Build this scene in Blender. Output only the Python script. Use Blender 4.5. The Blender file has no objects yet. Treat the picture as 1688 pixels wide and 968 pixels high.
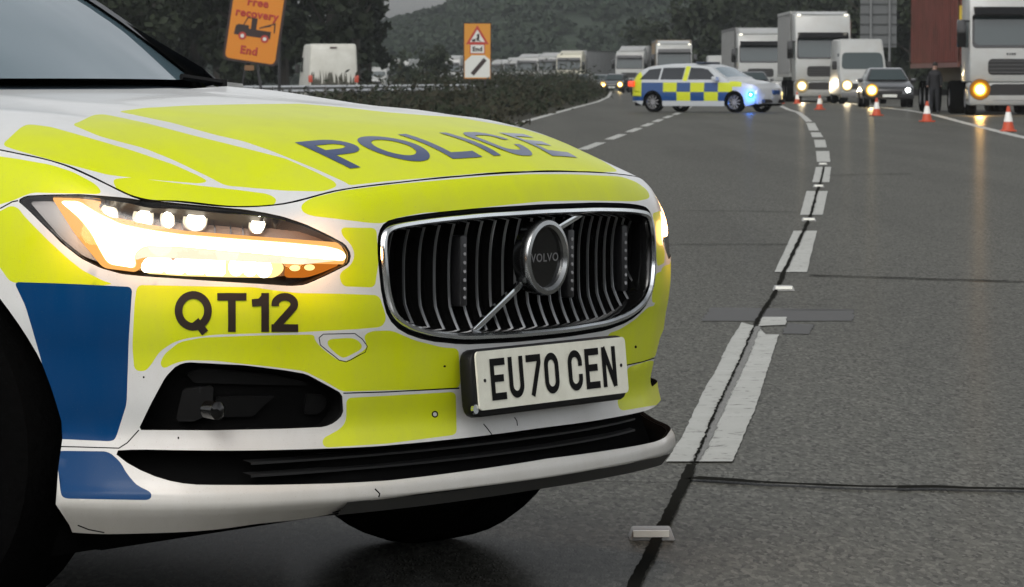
import bpy, bmesh, math, random
import numpy as np
from mathutils import Vector, Matrix
from mathutils.bvhtree import BVHTree
from mathutils.geometry import delaunay_2d_cdt
random.seed(7); np.random.seed(7)
R = math.radians
scene = bpy.context.scene
COL = scene.collection

# ------------------------------------------------------------------ camera
FPX = 6400.0; CAMH = 1.03; TH = math.atan(353/6400)
cam_d = bpy.data.cameras.new('camera'); cam = bpy.data.objects.new('camera', cam_d); COL.objects.link(cam)
cam_d.sensor_width = 36; cam_d.lens = FPX/1688*36; cam_d.clip_end = 6000; cam_d.clip_start = .1
cam.location = (0, 0, CAMH); cam.rotation_euler = (math.pi/2-TH, 0, 0)
cam_d.dof.use_dof = True; cam_d.dof.focus_distance = 7.3; cam_d.dof.aperture_fstop = 36
scene.camera = cam

# ------------------------------------------------------------------ world, sun, exposure
SUN_EL, SUN_AZ = 48, 200
w = bpy.data.worlds.new('World'); scene.world = w; w.use_nodes = True
nt = w.node_tree; nd = nt.nodes; lk = nt.links
bg = nd['Background']
sky = nd.new('ShaderNodeTexSky'); sky.sky_type = 'NISHITA'; sky.sun_disc = False
sky.sun_elevation = R(SUN_EL); sky.sun_rotation = R(SUN_AZ); sky.dust_density = 4; sky.air_density = 1.0
hs = nd.new('ShaderNodeHueSaturation'); hs.inputs['Saturation'].default_value = .15
lk.new(sky.outputs[0], hs.inputs['Color'])
tcw = nd.new('ShaderNodeTexCoord'); sp = nd.new('ShaderNodeSeparateXYZ'); lk.new(tcw.outputs['Generated'], sp.inputs[0])
ovc = nd.new('ShaderNodeMapRange'); ovc.inputs[1].default_value = 0; ovc.inputs[2].default_value = .9
ovc.inputs[3].default_value = 4.5; ovc.inputs[4].default_value = 1.9
lk.new(sp.outputs[2], ovc.inputs[0])
cn = nd.new('ShaderNodeTexNoise'); cn.inputs['Scale'].default_value = 2.6; cn.inputs['Detail'].default_value = 4
lk.new(tcw.outputs['Generated'], cn.inputs['Vector'])
cr = nd.new('ShaderNodeMapRange'); cr.inputs[1].default_value = .3; cr.inputs[2].default_value = .7; cr.inputs[3].default_value = .50; cr.inputs[4].default_value = 1.50
lk.new(cn.outputs[0], cr.inputs[0])
m1 = nd.new('ShaderNodeMath'); m1.operation = 'MULTIPLY'; lk.new(ovc.outputs[0], m1.inputs[0]); lk.new(cr.outputs[0], m1.inputs[1])
vm = nd.new('ShaderNodeVectorMath'); vm.operation = 'SCALE'; lk.new(hs.outputs[0], vm.inputs[0]); lk.new(m1.outputs[0], vm.inputs['Scale'])
lk.new(vm.outputs[0], bg.inputs['Color']); bg.inputs['Strength'].default_value = .060
sl = bpy.data.lights.new('sun', 'SUN'); so = bpy.data.objects.new('sun', sl); COL.objects.link(so)
sl.energy = .5; sl.angle = R(25); sl.color = (1, .96, .9)
so.rotation_euler = (R(90-SUN_EL), 0, R(180-SUN_AZ))
scene.view_settings.view_transform = 'Standard'; scene.view_settings.look = 'None'
scene.view_settings.exposure = 0.0; scene.view_settings.gamma = 1; scene.view_settings.use_curve_mapping = False
scene.render.engine = 'CYCLES'
scene.cycles.max_bounces = 6; scene.cycles.transparent_max_bounces = 8
scene.cycles.use_denoising = True
scene.cycles.sample_clamp_indirect = 6

# ------------------------------------------------------------------ picture geometry used to survey the place
def ray_dir(x, y):
    a = (x-844)/FPX; b = (484-y)/FPX
    return Vector((a, math.cos(TH)+b*math.sin(TH), -math.sin(TH)+b*math.cos(TH)))
def ground(x, y, z=0.0):
    d = ray_dir(x, y); t = (z-CAMH)/d.z
    return Vector((d.x*t, d.y*t, z))
def at(x, dist):                       # ground position in column x at a distance
    return Vector(((x-844)/FPX*dist, dist, 0))

# ------------------------------------------------------------------ object helpers
def tag(o, label=None, cat=None, group=None, kind=None):
    if label: o['label'] = label
    if cat: o['category'] = cat
    if group: o['group'] = group
    if kind: o['kind'] = kind
    return o
def empty(name, loc=(0, 0, 0), rz=0, label=None, cat=None, group=None):
    o = bpy.data.objects.new(name, None); o.empty_display_size = .2
    COL.objects.link(o); o.location = loc; o.rotation_euler = (0, 0, rz)
    return tag(o, label, cat, group)
def link_mesh(name, me, mats, parent=None, smooth=True, ang=None):
    for m in (mats if isinstance(mats, (list, tuple)) else [mats]): me.materials.append(m)
    o = bpy.data.objects.new(name, me); COL.objects.link(o)
    if parent: o.parent = parent
    if smooth:
        for p in me.polygons: p.use_smooth = True
        if ang:
            try: me.set_sharp_from_angle(angle=R(ang))
            except Exception: pass
    return o
class MB:
    def __init__(s): s.v = []; s.f = []; s.m = []
    def add(s, vs, fs, mi=0):
        n = len(s.v); s.v += [tuple(v) for v in vs]; s.f += [[i+n for i in f] for f in fs]; s.m += [mi]*len(fs); return s
    def box(s, x0, x1, y0, y1, z0, z1, mi=0, M=None, taper=None):
        vs = [(x0, y0, z0), (x1, y0, z0), (x1, y1, z0), (x0, y1, z0), (x0, y0, z1), (x1, y0, z1), (x1, y1, z1), (x0, y1, z1)]
        if taper:
            cx, cy = (x0+x1)/2, (y0+y1)/2
            vs = vs[:4]+[(cx+(a-cx)*taper, cy+(b-cy)*taper, c) for a, b, c in vs[4:]]
        if M: vs = [M @ Vector(v) for v in vs]
        return s.add(vs, [(0, 3, 2, 1), (4, 5, 6, 7), (0, 1, 5, 4), (1, 2, 6, 5), (2, 3, 7, 6), (3, 0, 4, 7)], mi)
    def cyl(s, c, axis, r, h, n=16, r2=None, mi=0, cap=True):
        c = Vector(c); a = Vector(axis).normalized(); u = a.orthogonal().normalized(); w_ = a.cross(u); r2 = r if r2 is None else r2
        vs = []
        for k in range(n):
            t = 2*math.pi*k/n; d = u*math.cos(t)+w_*math.sin(t); vs += [c+d*r, c+a*h+d*r2]
        fs = [(2*k, 2*((k+1) % n), 2*((k+1) % n)+1, 2*k+1) for k in range(n)]
        if cap: fs += [[2*k for k in range(n)][::-1], [2*k+1 for k in range(n)]]
        return s.add(vs, fs, mi)
    def lathe(s, prof, c=(0, 0, 0), axis=(0, 0, 1), n=20, mi=0):      # prof: (radius, height)
        c = Vector(c); a = Vector(axis).normalized(); u = a.orthogonal().normalized(); w_ = a.cross(u); m = len(prof)
        vs = []
        for k in range(n):
            t = 2*math.pi*k/n; d = u*math.cos(t)+w_*math.sin(t)
            vs += [c+d*r+a*h for r, h in prof]
        fs = []
        for k in range(n):
            k2 = (k+1) % n
            fs += [(k*m+i, k2*m+i, k2*m+i+1, k*m+i+1) for i in range(m-1)]
        return s.add(vs, fs, mi)
    def prism(s, poly, f, t0, t1, mi=0):   # f(a,b,t)->xyz ; poly list of (a,b)
        n = len(poly); vs = [f(a, b, t0) for a, b in poly]+[f(a, b, t1) for a, b in poly]
        return s.add(vs, [list(range(n))[::-1], list(range(n, 2*n))]+[(i, (i+1) % n, (i+1) % n+n, i+n) for i in range(n)], mi)
    def tube(s, pts, r, n=8, mi=0):
        pts = [Vector(p) for p in pts]; vs = []; rr = r if hasattr(r, '__len__') else [r]*len(pts)
        for i, p in enumerate(pts):
            d = (pts[min(i+1, len(pts)-1)]-pts[max(i-1, 0)]).normalized(); u = d.cross(Vector((.13, .21, 1))).normalized(); w_ = d.cross(u)
            vs += [p+(u*math.cos(2*math.pi*k/n)+w_*math.sin(2*math.pi*k/n))*rr[i] for k in range(n)]
        fs = [(i*n+k, i*n+(k+1) % n, (i+1)*n+(k+1) % n, (i+1)*n+k) for i in range(len(pts)-1) for k in range(n)]
        fs += [list(range(n))[::-1], [(len(pts)-1)*n+k for k in range(n)]]
        return s.add(vs, fs, mi)
    def build(s, name, mats, parent=None, bevel=0, smooth=True, ang=35, seg=2, fix=True):
        me = bpy.data.meshes.new(name); me.from_pydata(s.v, [], s.f)
        for p, m in zip(me.polygons, s.m): p.material_index = m
        if fix or bevel:
            bm = bmesh.new(); bm.from_mesh(me); bmesh.ops.recalc_face_normals(bm, faces=bm.faces)
            if bevel:
                es = [e for e in bm.edges if len(e.link_faces) == 2 and e.calc_face_angle(0) > .5]
                bmesh.ops.bevel(bm, geom=es, offset=bevel, segments=seg, affect='EDGES', profile=.5, clamp_overlap=True)
            bm.to_mesh(me); bm.free()
        return link_mesh(name, me, mats, parent, smooth, ang)
def copy_tree(o, parent=None):
    c = o.copy(); COL.objects.link(c); c.parent = parent
    for ch in [x for x in bpy.data.objects if x.parent == o]: copy_tree(ch, c)
    return c

# ------------------------------------------------------------------ materials
def mat(name, col, rough=.5, metal=0, spec=.5, emis=None, es=0, coat=0, noise=None, bump=None, ior=None):
    m = bpy.data.materials.new(name); m.use_nodes = True; b = m.node_tree.nodes['Principled BSDF']; N = m.node_tree
    b.inputs['Base Color'].default_value = (*col, 1); b.inputs['Roughness'].default_value = rough; b.inputs['Metallic'].default_value = metal
    b.inputs['Specular IOR Level'].default_value = spec; b.inputs['Coat Weight'].default_value = coat; b.inputs['Coat Roughness'].default_value = .06
    if ior: b.inputs['IOR'].default_value = ior
    if emis: b.inputs['Emission Color'].default_value = (*emis, 1); b.inputs['Emission Strength'].default_value = es
    if noise or bump: tc = N.nodes.new('ShaderNodeTexCoord')
    if noise:
        sc, amt, col2 = noise
        n = N.nodes.new('ShaderNodeTexNoise'); n.inputs['Scale'].default_value = sc; n.inputs['Detail'].default_value = 6; n.inputs['Roughness'].default_value = .65
        N.links.new(tc.outputs['Object'], n.inputs['Vector'])
        r = N.nodes.new('ShaderNodeMapRange'); r.inputs[1].default_value = .35; r.inputs[2].default_value = .75; r.inputs[3].default_value = 0; r.inputs[4].default_value = amt
        mx = N.nodes.new('ShaderNodeMix'); mx.data_type = 'RGBA'; mx.inputs[6].default_value = (*col, 1); mx.inputs[7].default_value = (*col2, 1)
        N.links.new(n.outputs[0], r.inputs[0]); N.links.new(r.outputs[0], mx.inputs[0]); N.links.new(mx.outputs[2], b.inputs['Base Color'])
    if bump:
        sc, st = bump
        n = N.nodes.new('ShaderNodeTexNoise'); n.inputs['Scale'].default_value = sc; n.inputs['Detail'].default_value = 5
        N.links.new(tc.outputs['Object'], n.inputs['Vector'])
        bp = N.nodes.new('ShaderNodeBump'); bp.inputs['Strength'].default_value = st; bp.inputs['Distance'].default_value = .01
        N.links.new(n.outputs[0], bp.inputs['Height']); N.links.new(bp.outputs[0], b.inputs['Normal'])
    return m
def car_paint(name, col, dirt=(.30, .27, .21), amt=.35, rough=.28, low=.42, spec=.5, coat=.35, film=.16):
    """paint with road film: fine speckle everywhere, a grime layer that thickens towards the sills"""
    m = mat(name, col, rough, 0, spec, coat=coat); N = m.node_tree; b = N.nodes['Principled BSDF']
    tc = N.nodes.new('ShaderNodeTexCoord'); sp_ = N.nodes.new('ShaderNodeSeparateXYZ'); N.links.new(tc.outputs['Object'], sp_.inputs[0])
    h = N.nodes.new('ShaderNodeMapRange'); h.inputs[1].default_value = low; h.inputs[2].default_value = .18; h.inputs[3].default_value = 0; h.inputs[4].default_value = 1
    N.links.new(sp_.outputs[2], h.inputs[0])
    n = N.nodes.new('ShaderNodeTexNoise'); n.inputs['Scale'].default_value = 9; n.inputs['Detail'].default_value = 8; n.inputs['Roughness'].default_value = .7
    mp = N.nodes.new('ShaderNodeMapping'); mp.inputs['Scale'].default_value = (1, 1, .35); N.links.new(tc.outputs['Object'], mp.inputs[0]); N.links.new(mp.outputs[0], n.inputs['Vector'])
    mr = N.nodes.new('ShaderNodeMapRange'); mr.inputs[1].default_value = .35; mr.inputs[2].default_value = .72; mr.inputs[3].default_value = .0; mr.inputs[4].default_value = 1
    N.links.new(n.outputs[0], mr.inputs[0])
    a = N.nodes.new('ShaderNodeMath'); a.operation = 'MULTIPLY_ADD'; N.links.new(h.outputs[0], a.inputs[0]); a.inputs[1].default_value = amt
    c = N.nodes.new('ShaderNodeMath'); c.operation = 'MULTIPLY'; N.links.new(mr.outputs[0], c.inputs[0]); c.inputs[1].default_value = film
    N.links.new(c.outputs[0], a.inputs[2])
    f = N.nodes.new('ShaderNodeTexNoise'); f.inputs['Scale'].default_value = 420; f.inputs['Detail'].default_value = 2; N.links.new(tc.outputs['Object'], f.inputs['Vector'])
    fr = N.nodes.new('ShaderNodeMapRange'); fr.inputs[1].default_value = .66; fr.inputs[2].default_value = .74; fr.inputs[3].default_value = 0; fr.inputs[4].default_value = .35 if film > .1 else .08
    N.links.new(f.outputs[0], fr.inputs[0])
    s = N.nodes.new('ShaderNodeMath'); s.operation = 'ADD'; s.use_clamp = True; N.links.new(a.outputs[0], s.inputs[0]); N.links.new(fr.outputs[0], s.inputs[1])
    mx = N.nodes.new('ShaderNodeMix'); mx.data_type = 'RGBA'; mx.inputs[6].default_value = (*col, 1); mx.inputs[7].default_value = (*dirt, 1)
    N.links.new(s.outputs[0], mx.inputs[0]); N.links.new(mx.outputs[2], b.inputs['Base Color'])
    rr = N.nodes.new('ShaderNodeMapRange'); rr.inputs[3].default_value = rough; rr.inputs[4].default_value = .6; N.links.new(s.outputs[0], rr.inputs[0]); N.links.new(rr.outputs[0], b.inputs['Roughness'])
    return m
def emit(name, col, s):
    m = bpy.data.materials.new(name); m.use_nodes = True; N = m.node_tree; N.nodes.clear()
    e = N.nodes.new('ShaderNodeEmission'); e.inputs[0].default_value = (*col, 1); e.inputs[1].default_value = s
    o = N.nodes.new('ShaderNodeOutputMaterial'); N.links.new(e.outputs[0], o.inputs[0]); return m
def clear(name, tint=(1, 1, 1), gl=.1, rough=.03):
    m = bpy.data.materials.new(name); m.use_nodes = True; N = m.node_tree; N.nodes.clear()
    t = N.nodes.new('ShaderNodeBsdfTransparent'); t.inputs[0].default_value = (*tint, 1)
    g = N.nodes.new('ShaderNodeBsdfGlossy'); g.inputs['Roughness'].default_value = rough
    f = N.nodes.new('ShaderNodeFresnel'); f.inputs[0].default_value = 1.5
    x = N.nodes.new('ShaderNodeMixShader'); o = N.nodes.new('ShaderNodeOutputMaterial')
    N.links.new(f.outputs[0], x.inputs[0]); N.links.new(t.outputs[0], x.inputs[1]); N.links.new(g.outputs[0], x.inputs[2]); N.links.new(x.outputs[0], o.inputs[0]); return m
M_WHITE = car_paint('white_paint', (.66, .67, .66), amt=.62, low=.46)
M_YEL = car_paint('fluorescent_yellow_film', (.61, .68, .0), amt=.22, rough=.45, spec=.22, coat=.14)
M_BLUE = car_paint('blue_film', (.0, .040, .135), amt=.02, rough=.22, spec=.10, coat=.04, film=.03)
M_BLACK = mat('black_trim', (.006, .006, .006), .45, spec=.2)
M_GLOSSBLK = mat('gloss_black', (.004, .004, .004), .12)
M_VOID = mat('dark_cavity', (.004, .004, .004), .9, spec=.0)
M_SEAM = mat('panel_gap', (.010, .010, .010), .8, spec=.0)
M_CHROME = mat('chrome', (.75, .78, .80), .12, 1)
M_CHROME_D = mat('satin_chrome', (.36, .37, .37), .25, 1)
M_RUBBER = mat('tyre_rubber', (.003, .003, .003), .9, spec=.0, bump=(60, .4))
M_ALLOY = mat('alloy', (.35, .35, .36), .35, .8)
M_LETTER = mat('black_lettering', (.02, .012, .008), .45)
M_LETTERB = mat('dark_blue_lettering', (.02, .045, .13), .3, coat=.4)
M_PLATE = mat('plate_white', (.80, .80, .68), .45, noise=(26, .40, (.50, .48, .38)))
M_WIND = mat('windscreen_glass', (.11, .17, .20), .05, spec=1, ior=2.3)
M_GLASS = mat('dark_glass', (.012, .015, .018), .06, spec=.7)
M_LAMPCHROME = mat('lamp_reflector', (.55, .50, .47), .22, 1)
# ================================================================== the parked police car in the foreground
CARROT = R(55.8-90)
CAR = empty('police_car', (.069, 7.5, 0), CARROT, 'white and fluorescent yellow police estate in the foreground, POLICE across its bonnet', 'police car')
CARM = Matrix.Translation((.069, 7.5, 0)) @ Matrix.Rotation(CARROT, 4, 'Z'); CARI = CARM.inverted()
CO = CARI @ Vector((0, 0, CAMH))
def cray(x, y): return (CARI.to_3x3() @ ray_dir(x, y)).normalized()
# car axes: x forward (0 at the number plate), v = distance to the car's right (local -y), z up
PN = np.array([(0, 0), (-.010, .20), (-.035, .395), (-.070, .53), (-.112, .62), (-.155, .70), (-.21, .765), (-.33, .85), (-.40, .882), (-.475, .90), (-.60, .915), (-.87, .93), (-1.27, .935), (-2.0, .94), (-3.2, .94), (-4.2, .93), (-4.65, .86), (-4.85, .65), (-4.90, 0)])
TN = np.array([(-.045, 0, .8495), (-.055, .20, .8458), (-.08, .395, .8364), (-.118, .53, .8238), (-.165, .62, .802), (-.225, .70, .798), (-.30, .765, .808), (-.368, .805, .816), (-.43, .828, .846), (-.50, .841, .873), (-.61, .852, .894), (-.87, .86, .925), (-1.27, .85, .962), (-2.0, .86, .985), (-3.2, .865, 1.0), (-4.2, .84, 1.02), (-4.55, .77, 1.03), (-4.72, .58, 1.03), (-4.76, 0, 1.03)])
NQ = len(PN)-1
def plan_normals():
    full = np.vstack([PN[::-1]*[1, -1], PN[1:]]); t = np.gradient(full, axis=0); n = np.stack([t[:, 1], -t[:, 0]], 1); n /= np.linalg.norm(n, axis=1)[:, None]
    return n[NQ:]
NRM = plan_normals()          # (du, dv) outward, near side
def rows():
    out = []
    def row(wf, off, extra=0):
        a = []
        for i in range(NQ+1):
            w_ = wf(i) if callable(wf) else wf
            a.append((PN[i, 0]+NRM[i, 0]*off, PN[i, 1]+NRM[i, 1]*off, w_))
        out.append(a)
    low = [.256, .256, .254, .236, .226, .222, .214, .207, .205, .206, .21, .21] + [.20]*20
    row(lambda i: low[i], -.028); row(.262, .011); row(.280, .009); row(.297, .0); row(.355, -.020); row(.398, -.028)
    row(.45, -.020); row(.53, -.012); row(.575, -.004); row(.62, 0); row(.66, 0)
    for fw, fb in ((.45, .10), (.75, .34), (.92, .68), (1, 1)):
        out.append([tuple((1-fb)*PN[i]+fb*TN[i, :2])+(.66+fw*(TN[i, 2]-.66),) for i in range(NQ+1)])
    return np.array(out)
NET = rows(); NR = len(NET)-1
full = np.concatenate([(NET[:, 1:] * [1, -1, 1])[:, ::-1], NET], 1)       # (rows, 2NQ+1, 3) far side .. near side
fp = np.vstack([PN[::-1]*[1, -1], PN[1:]]); CH = np.concatenate([[0], np.cumsum(np.linalg.norm(np.diff(fp, axis=0), axis=1))])
def tang(y, x):           # 3-point finite-difference tangents along axis 0
    d = np.diff(y, axis=0)/np.diff(x)[:, None]; m = np.zeros_like(y); h = np.diff(x)
    m[1:-1] = (d[:-1]*h[1:, None]+d[1:]*h[:-1, None])/(h[1:]+h[:-1])[:, None]; m[0] = d[0]; m[-1] = d[-1]; return m, d
QT = np.stack([tang(full[r], CH)[0] for r in range(NR+1)])
def S(p, q):
    """body side/front surface: p row 0..NR, q station -NQ..NQ"""
    p = np.clip(np.asarray(p, float), 0, NR-1e-6); q = np.clip(np.asarray(q, float)+NQ, 0, 2*NQ-1e-6)
    j = q.astype(int); t = (q-j)[:, None]; h = (CH[j+1]-CH[j])[:, None]
    a, b, c, d = 2*t**3-3*t**2+1, t**3-2*t**2+t, -2*t**3+3*t**2, t**3-t**2
    C = np.stack([a*full[r][j]+b*h*QT[r][j]+c*full[r][j+1]+d*h*QT[r][j+1] for r in range(NR+1)])   # rows,N,3
    D = np.diff(C, axis=0); Mt = np.zeros_like(C); Mt[0] = D[0]; Mt[-1] = D[-1]
    s = D[:-1]*D[1:]; Mt[1:-1] = np.where(s > 0, 2*s/np.where(np.abs(D[:-1]+D[1:]) < 1e-12, 1, D[:-1]+D[1:]), 0)
    i = p.astype(int); u = (p-i)[:, None]; n = np.arange(len(p))
    return (2*u**3-3*u**2+1)*C[i, n]+(u**3-2*u**2+u)*Mt[i, n]+(-2*u**3+3*u**2)*C[i+1, n]+(u**3-u**2)*Mt[i+1, n]
def SN(p, q):
    p = np.asarray(p, float); q = np.asarray(q, float); e = .03
    a = S(np.minimum(p+e, NR), q)-S(np.maximum(p-e, 0), q); b = S(p, np.minimum(q+e, NQ))-S(p, np.maximum(q-e, -NQ))
    n = np.cross(b, a); n /= np.maximum(np.linalg.norm(n, axis=1), 1e-9)[:, None]
    c = S(p, q)-[-1.8, 0, .55]; s = np.sign((n*c).sum(1)); s[s == 0] = 1
    return n*s[:, None]
def loc(a): a = np.asarray(a, float).copy(); a[..., 1] *= -1; return a      # (u,v,w) -> local xyz
# bonnet height field
hp = [(-.12, 0, .893), (-.2, 0, .918), (-.3, 0, .938), (-.46, 0, .957), (-.7, 0, .98), (-1.0, 0, 1.0), (-1.25, 0, 1.010)]
hs_ = [(-.13, .2, .886), (-.3, .2, .934), (-.7, .2, .979), (-.21, .45, .880), (-.30, .45, .912), (-.37, .45, .929), (-.46, .45, .943), (-.61, .45, .958), (-.83, .45, .976), (-1.1, .45, .998), (-1.35, .45, 1.012),
       (-.235, .6, .842), (-.306, .6, .876), (-.40, .6, .909), (-.47, .6, .927), (-.64, .6, .950), (-.94, .6, .976), (-1.13, .6, .998), (-1.35, .6, 1.012),
       (-.40, .75, .866), (-.50, .75, .905), (-.57, .75, .923), (-.67, .75, .938), (-.93, .75, .965), (-1.16, .75, .990), (-1.35, .75, 1.008)]
hs_ += [tuple(t) for t in TN[1:13]]
HP = np.array(hp+[tuple(TN[0])]+hs_+[(a, -b, c) for a, b, c in hs_])
def tps(r2): return np.where(r2 > 1e-12, .5*r2*np.log(np.maximum(r2, 1e-12)), 0)
_d = ((HP[:, None, :2]-HP[None, :, :2])**2).sum(2); _A = np.zeros((len(HP)+3,)*2)
_A[:len(HP), :len(HP)] = tps(_d)+np.eye(len(HP))*2e-4; _A[:len(HP), -3:] = np.c_[np.ones(len(HP)), HP[:, :2]]; _A[-3:, :len(HP)] = _A[:len(HP), -3:].T
_W = np.linalg.solve(_A, np.r_[HP[:, 2], 0, 0, 0])
def hb0(u, v):
    u = np.asarray(u, float); v = np.asarray(v, float); r2 = (u[:, None]-HP[:, 0])**2+(v[:, None]-HP[:, 1])**2
    return tps(r2) @ _W[:len(HP)]+_W[-3]+_W[-2]*u+_W[-1]*v
def hb(u, v):
    u = np.asarray(u, float); v = np.asarray(v, float); h = hb0(u, v); a = np.abs(v)
    for v0, k, A in ((.36, -.10, .0030), (.60, -.13, .0045)):
        vc = v0+k*(u+.75); fade = np.clip((-u-.30)/.25, 0, 1)*np.clip((-u-.2)/.4, 0, 1); h = h+A*fade*np.exp(-np.abs(a-vc)/.035)
    return h
# make the shell's top row follow the bonnet field
for r_, f_ in ((NR, 1), (NR-1, .7)):
    near = NET[NR]; dz = hb(near[:13, 0], near[:13, 1])-near[:13, 2]
    full[r_, NQ:NQ+13, 2] += dz*f_; full[r_, NQ-12:NQ+1, 2] = full[r_, NQ:NQ+13, 2][::-1]
QT = np.stack([tang(full[r], CH)[0] for r in range(NR+1)])
# surfaces for tracing
def grid_bvh(ps, qs, ev):
    P_, Q_ = np.meshgrid(ps, qs, indexing='ij'); X = loc(ev(P_.ravel(), Q_.ravel())); nq = len(qs)
    tr = []
    for i in range(len(ps)-1):
        for j in range(nq-1):
            a = i*nq+j; tr += [(a, a+1, a+nq+1), (a, a+nq+1, a+nq)]
    return BVHTree.FromPolygons([Vector(x) for x in X], tr), X, np.c_[P_.ravel(), Q_.ravel()], tr
G_SH = grid_bvh(np.linspace(0, NR, NR*5+1), np.linspace(-NQ, NQ, NQ*2*6+1), S)
TQ = np.linspace(-NQ, NQ, 6000); TE = loc(S(np.full(6000, NR), TQ))-np.array(CO)
GN = loc(SN(G_SH[2][:, 0], G_SH[2][:, 1]))
G_BO = grid_bvh(np.linspace(-1.45, -.02, 90), np.linspace(-.9, .9, 90), lambda a, b: np.c_[a, b, hb(a, b)])
def bary(g, o, d):
    h, n, i, t = g[0].ray_cast(o, d)
    if h is None: return None
    a, b, c = g[3][i]; A, B, Cc = (Vector(g[1][k]) for k in (a, b, c)); v0, v1, v2 = B-A, Cc-A, h-A
    d00, d01, d11, d20, d21 = v0.dot(v0), v0.dot(v1), v1.dot(v1), v2.dot(v0), v2.dot(v1); de = d00*d11-d01*d01
    if abs(de) < 1e-18: return g[2][a]
    x = (d11*d20-d01*d21)/de; y = (d00*d21-d01*d20)/de
    return (1-x-y)*g[2][a]+x*g[2][b]+y*g[2][c]
def nearest_param(g, x, y):
    d = cray(x, y); P_ = g[1]-np.array(CO); t = P_ @ np.array(d); r = np.linalg.norm(P_-t[:, None]*np.array(d), axis=1)
    if g is G_SH: r = r+(GN @ np.array(d) > .12)*9
    k = np.argmin(r)
    if g is G_SH:                      # just above the shutline: slide along the top edge of the shell
        t2 = (TE @ np.array(d)); r2 = np.linalg.norm(TE-t2[:, None]*np.array(d), axis=1)
        i = np.argmin(r2)
        if r2[i] < r[k]+.004 and t2[i] < 8.0 and TQ[i] > -6: return np.array([NR, TQ[i]])
    return g[2][k]
def trace(g, pts):
    out = []
    for x, y in pts:
        d = cray(x, y); b = bary(g, CO, d)
        if b is not None and g is G_SH:
            n = SN([b[0]], [b[1]])[0]; n = loc(n)
            if n @ np.array(d) > 0: b = None
        out.append(b if b is not None else nearest_param(g, x, y))
    return out
def chaikin(P_, it=2, cut=6, closed=True):
    P_ = [np.array(p, float) for p in P_]
    for k in range(it):
        out = []; n = len(P_)
        for i in range(n if closed else n-1):
            a, b = P_[i], P_[(i+1) % n]; L = np.linalg.norm(b-a); f = min(.25, cut/(k+1)/max(L, 1e-9)); out += [a+(b-a)*f, b-(b-a)*f]
        P_ = out if closed else [P_[0]]+out[1:-1]+[P_[-1]]
    return P_
def dens(P_, step, closed=True):
    out = []; n = len(P_)
    for i in range(n if closed else n-1):
        a, b = np.array(P_[i], float), np.array(P_[(i+1) % n], float); k = max(1, int(np.linalg.norm(b-a)/step)); out += [a+(b-a)*j/k for j in range(k)]
    if not closed: out.append(np.array(P_[-1], float))
    return out
def strip(P_, w_):             # px polyline -> thin closed polygon
    P_ = np.array(P_, float); t = np.gradient(P_, axis=0); n = np.c_[-t[:, 1], t[:, 0]]; n /= np.maximum(np.linalg.norm(n, axis=1), 1e-9)[:, None]
    return list(P_+n*w_/2)+list((P_-n*w_/2)[::-1])
def inpoly(pts, poly):
    x, y = pts[:, 0], pts[:, 1]; c = np.zeros(len(pts), bool); n = len(poly)
    for i in range(n):
        x0, y0 = poly[i]; x1, y1 = poly[(i+1) % n]
        if y0 == y1: continue
        c ^= ((y0 > y) != (y1 > y)) & (x < (x1-x0)*(y-y0)/(y1-y0)+x0)
    return c
def cdt(polys, gridpts):
    vs = [Vector((float(a), float(b))) for a, b in gridpts]; es = []
    for P_ in polys:
        n0 = len(vs); n = len(P_); vs += [Vector((float(a), float(b))) for a, b in P_]; es += [(n0+i, n0+(i+1) % n) for i in range(n)]
    r = delaunay_2d_cdt(vs, es, [], 0, 1e-6)
    V = np.array([(v.x, v.y) for v in r[0]]); F = np.array([f for f in r[2] if len(f) == 3]); return V, F
def classify(V, F, regions):
    c = V[F].mean(1); lab = np.zeros(len(F), int)
    for k, P_ in regions: lab[inpoly(c, np.array(P_))] = k
    return lab
def surf_mesh(name, V, F, ev, nv, mats, lab, parent, off=0, smooth=True, remap=None, skirt=0):
    used = np.unique(F); idx = -np.ones(len(V), int); idx[used] = np.arange(len(used)); V = V[used]; F = idx[F]
    N_ = nv(V[:, 0], V[:, 1]); X = ev(V[:, 0], V[:, 1])+N_*off; XL = loc(X); NL = loc(N_)
    f = F.copy(); a, b, c = XL[f[:, 0]], XL[f[:, 1]], XL[f[:, 2]]; fl = (np.cross(b-a, c-a)*NL[f].sum(1)).sum(1) < 0; f[fl] = f[fl][:, ::-1]
    vs = XL.tolist(); fs = f.tolist(); mi = list(lab); nl = NL.tolist()
    if skirt:
        cnt = {}
        for k, t in enumerate(fs):
            for i in range(3):
                e = (t[i], t[(i+1) % 3]); cnt.setdefault(tuple(sorted(e)), []).append(e)
        new = {}
        for e in [v[0] for v in cnt.values() if len(v) == 1]:
            ids = []
            for vtx in e:
                if vtx not in new: new[vtx] = len(vs); vs.append((XL[vtx]-NL[vtx]*skirt).tolist())
                ids.append(new[vtx])
            # separate copies keep the rim crisp
            n0 = len(vs); vs += [vs[e[0]], vs[e[1]]]; fs.append([n0+1, n0, ids[0], ids[1]]); mi.append(3 if len(mats) > 3 else 0)
    me = bpy.data.meshes.new(name); me.from_pydata(vs, [], fs)
    for p_, m_ in zip(me.polygons, mi): p_.material_index = int(m_)
    o = link_mesh(name, me, mats, parent)
    return o
def mir(P_): return [(a, -b) for a, b in P_]

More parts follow.
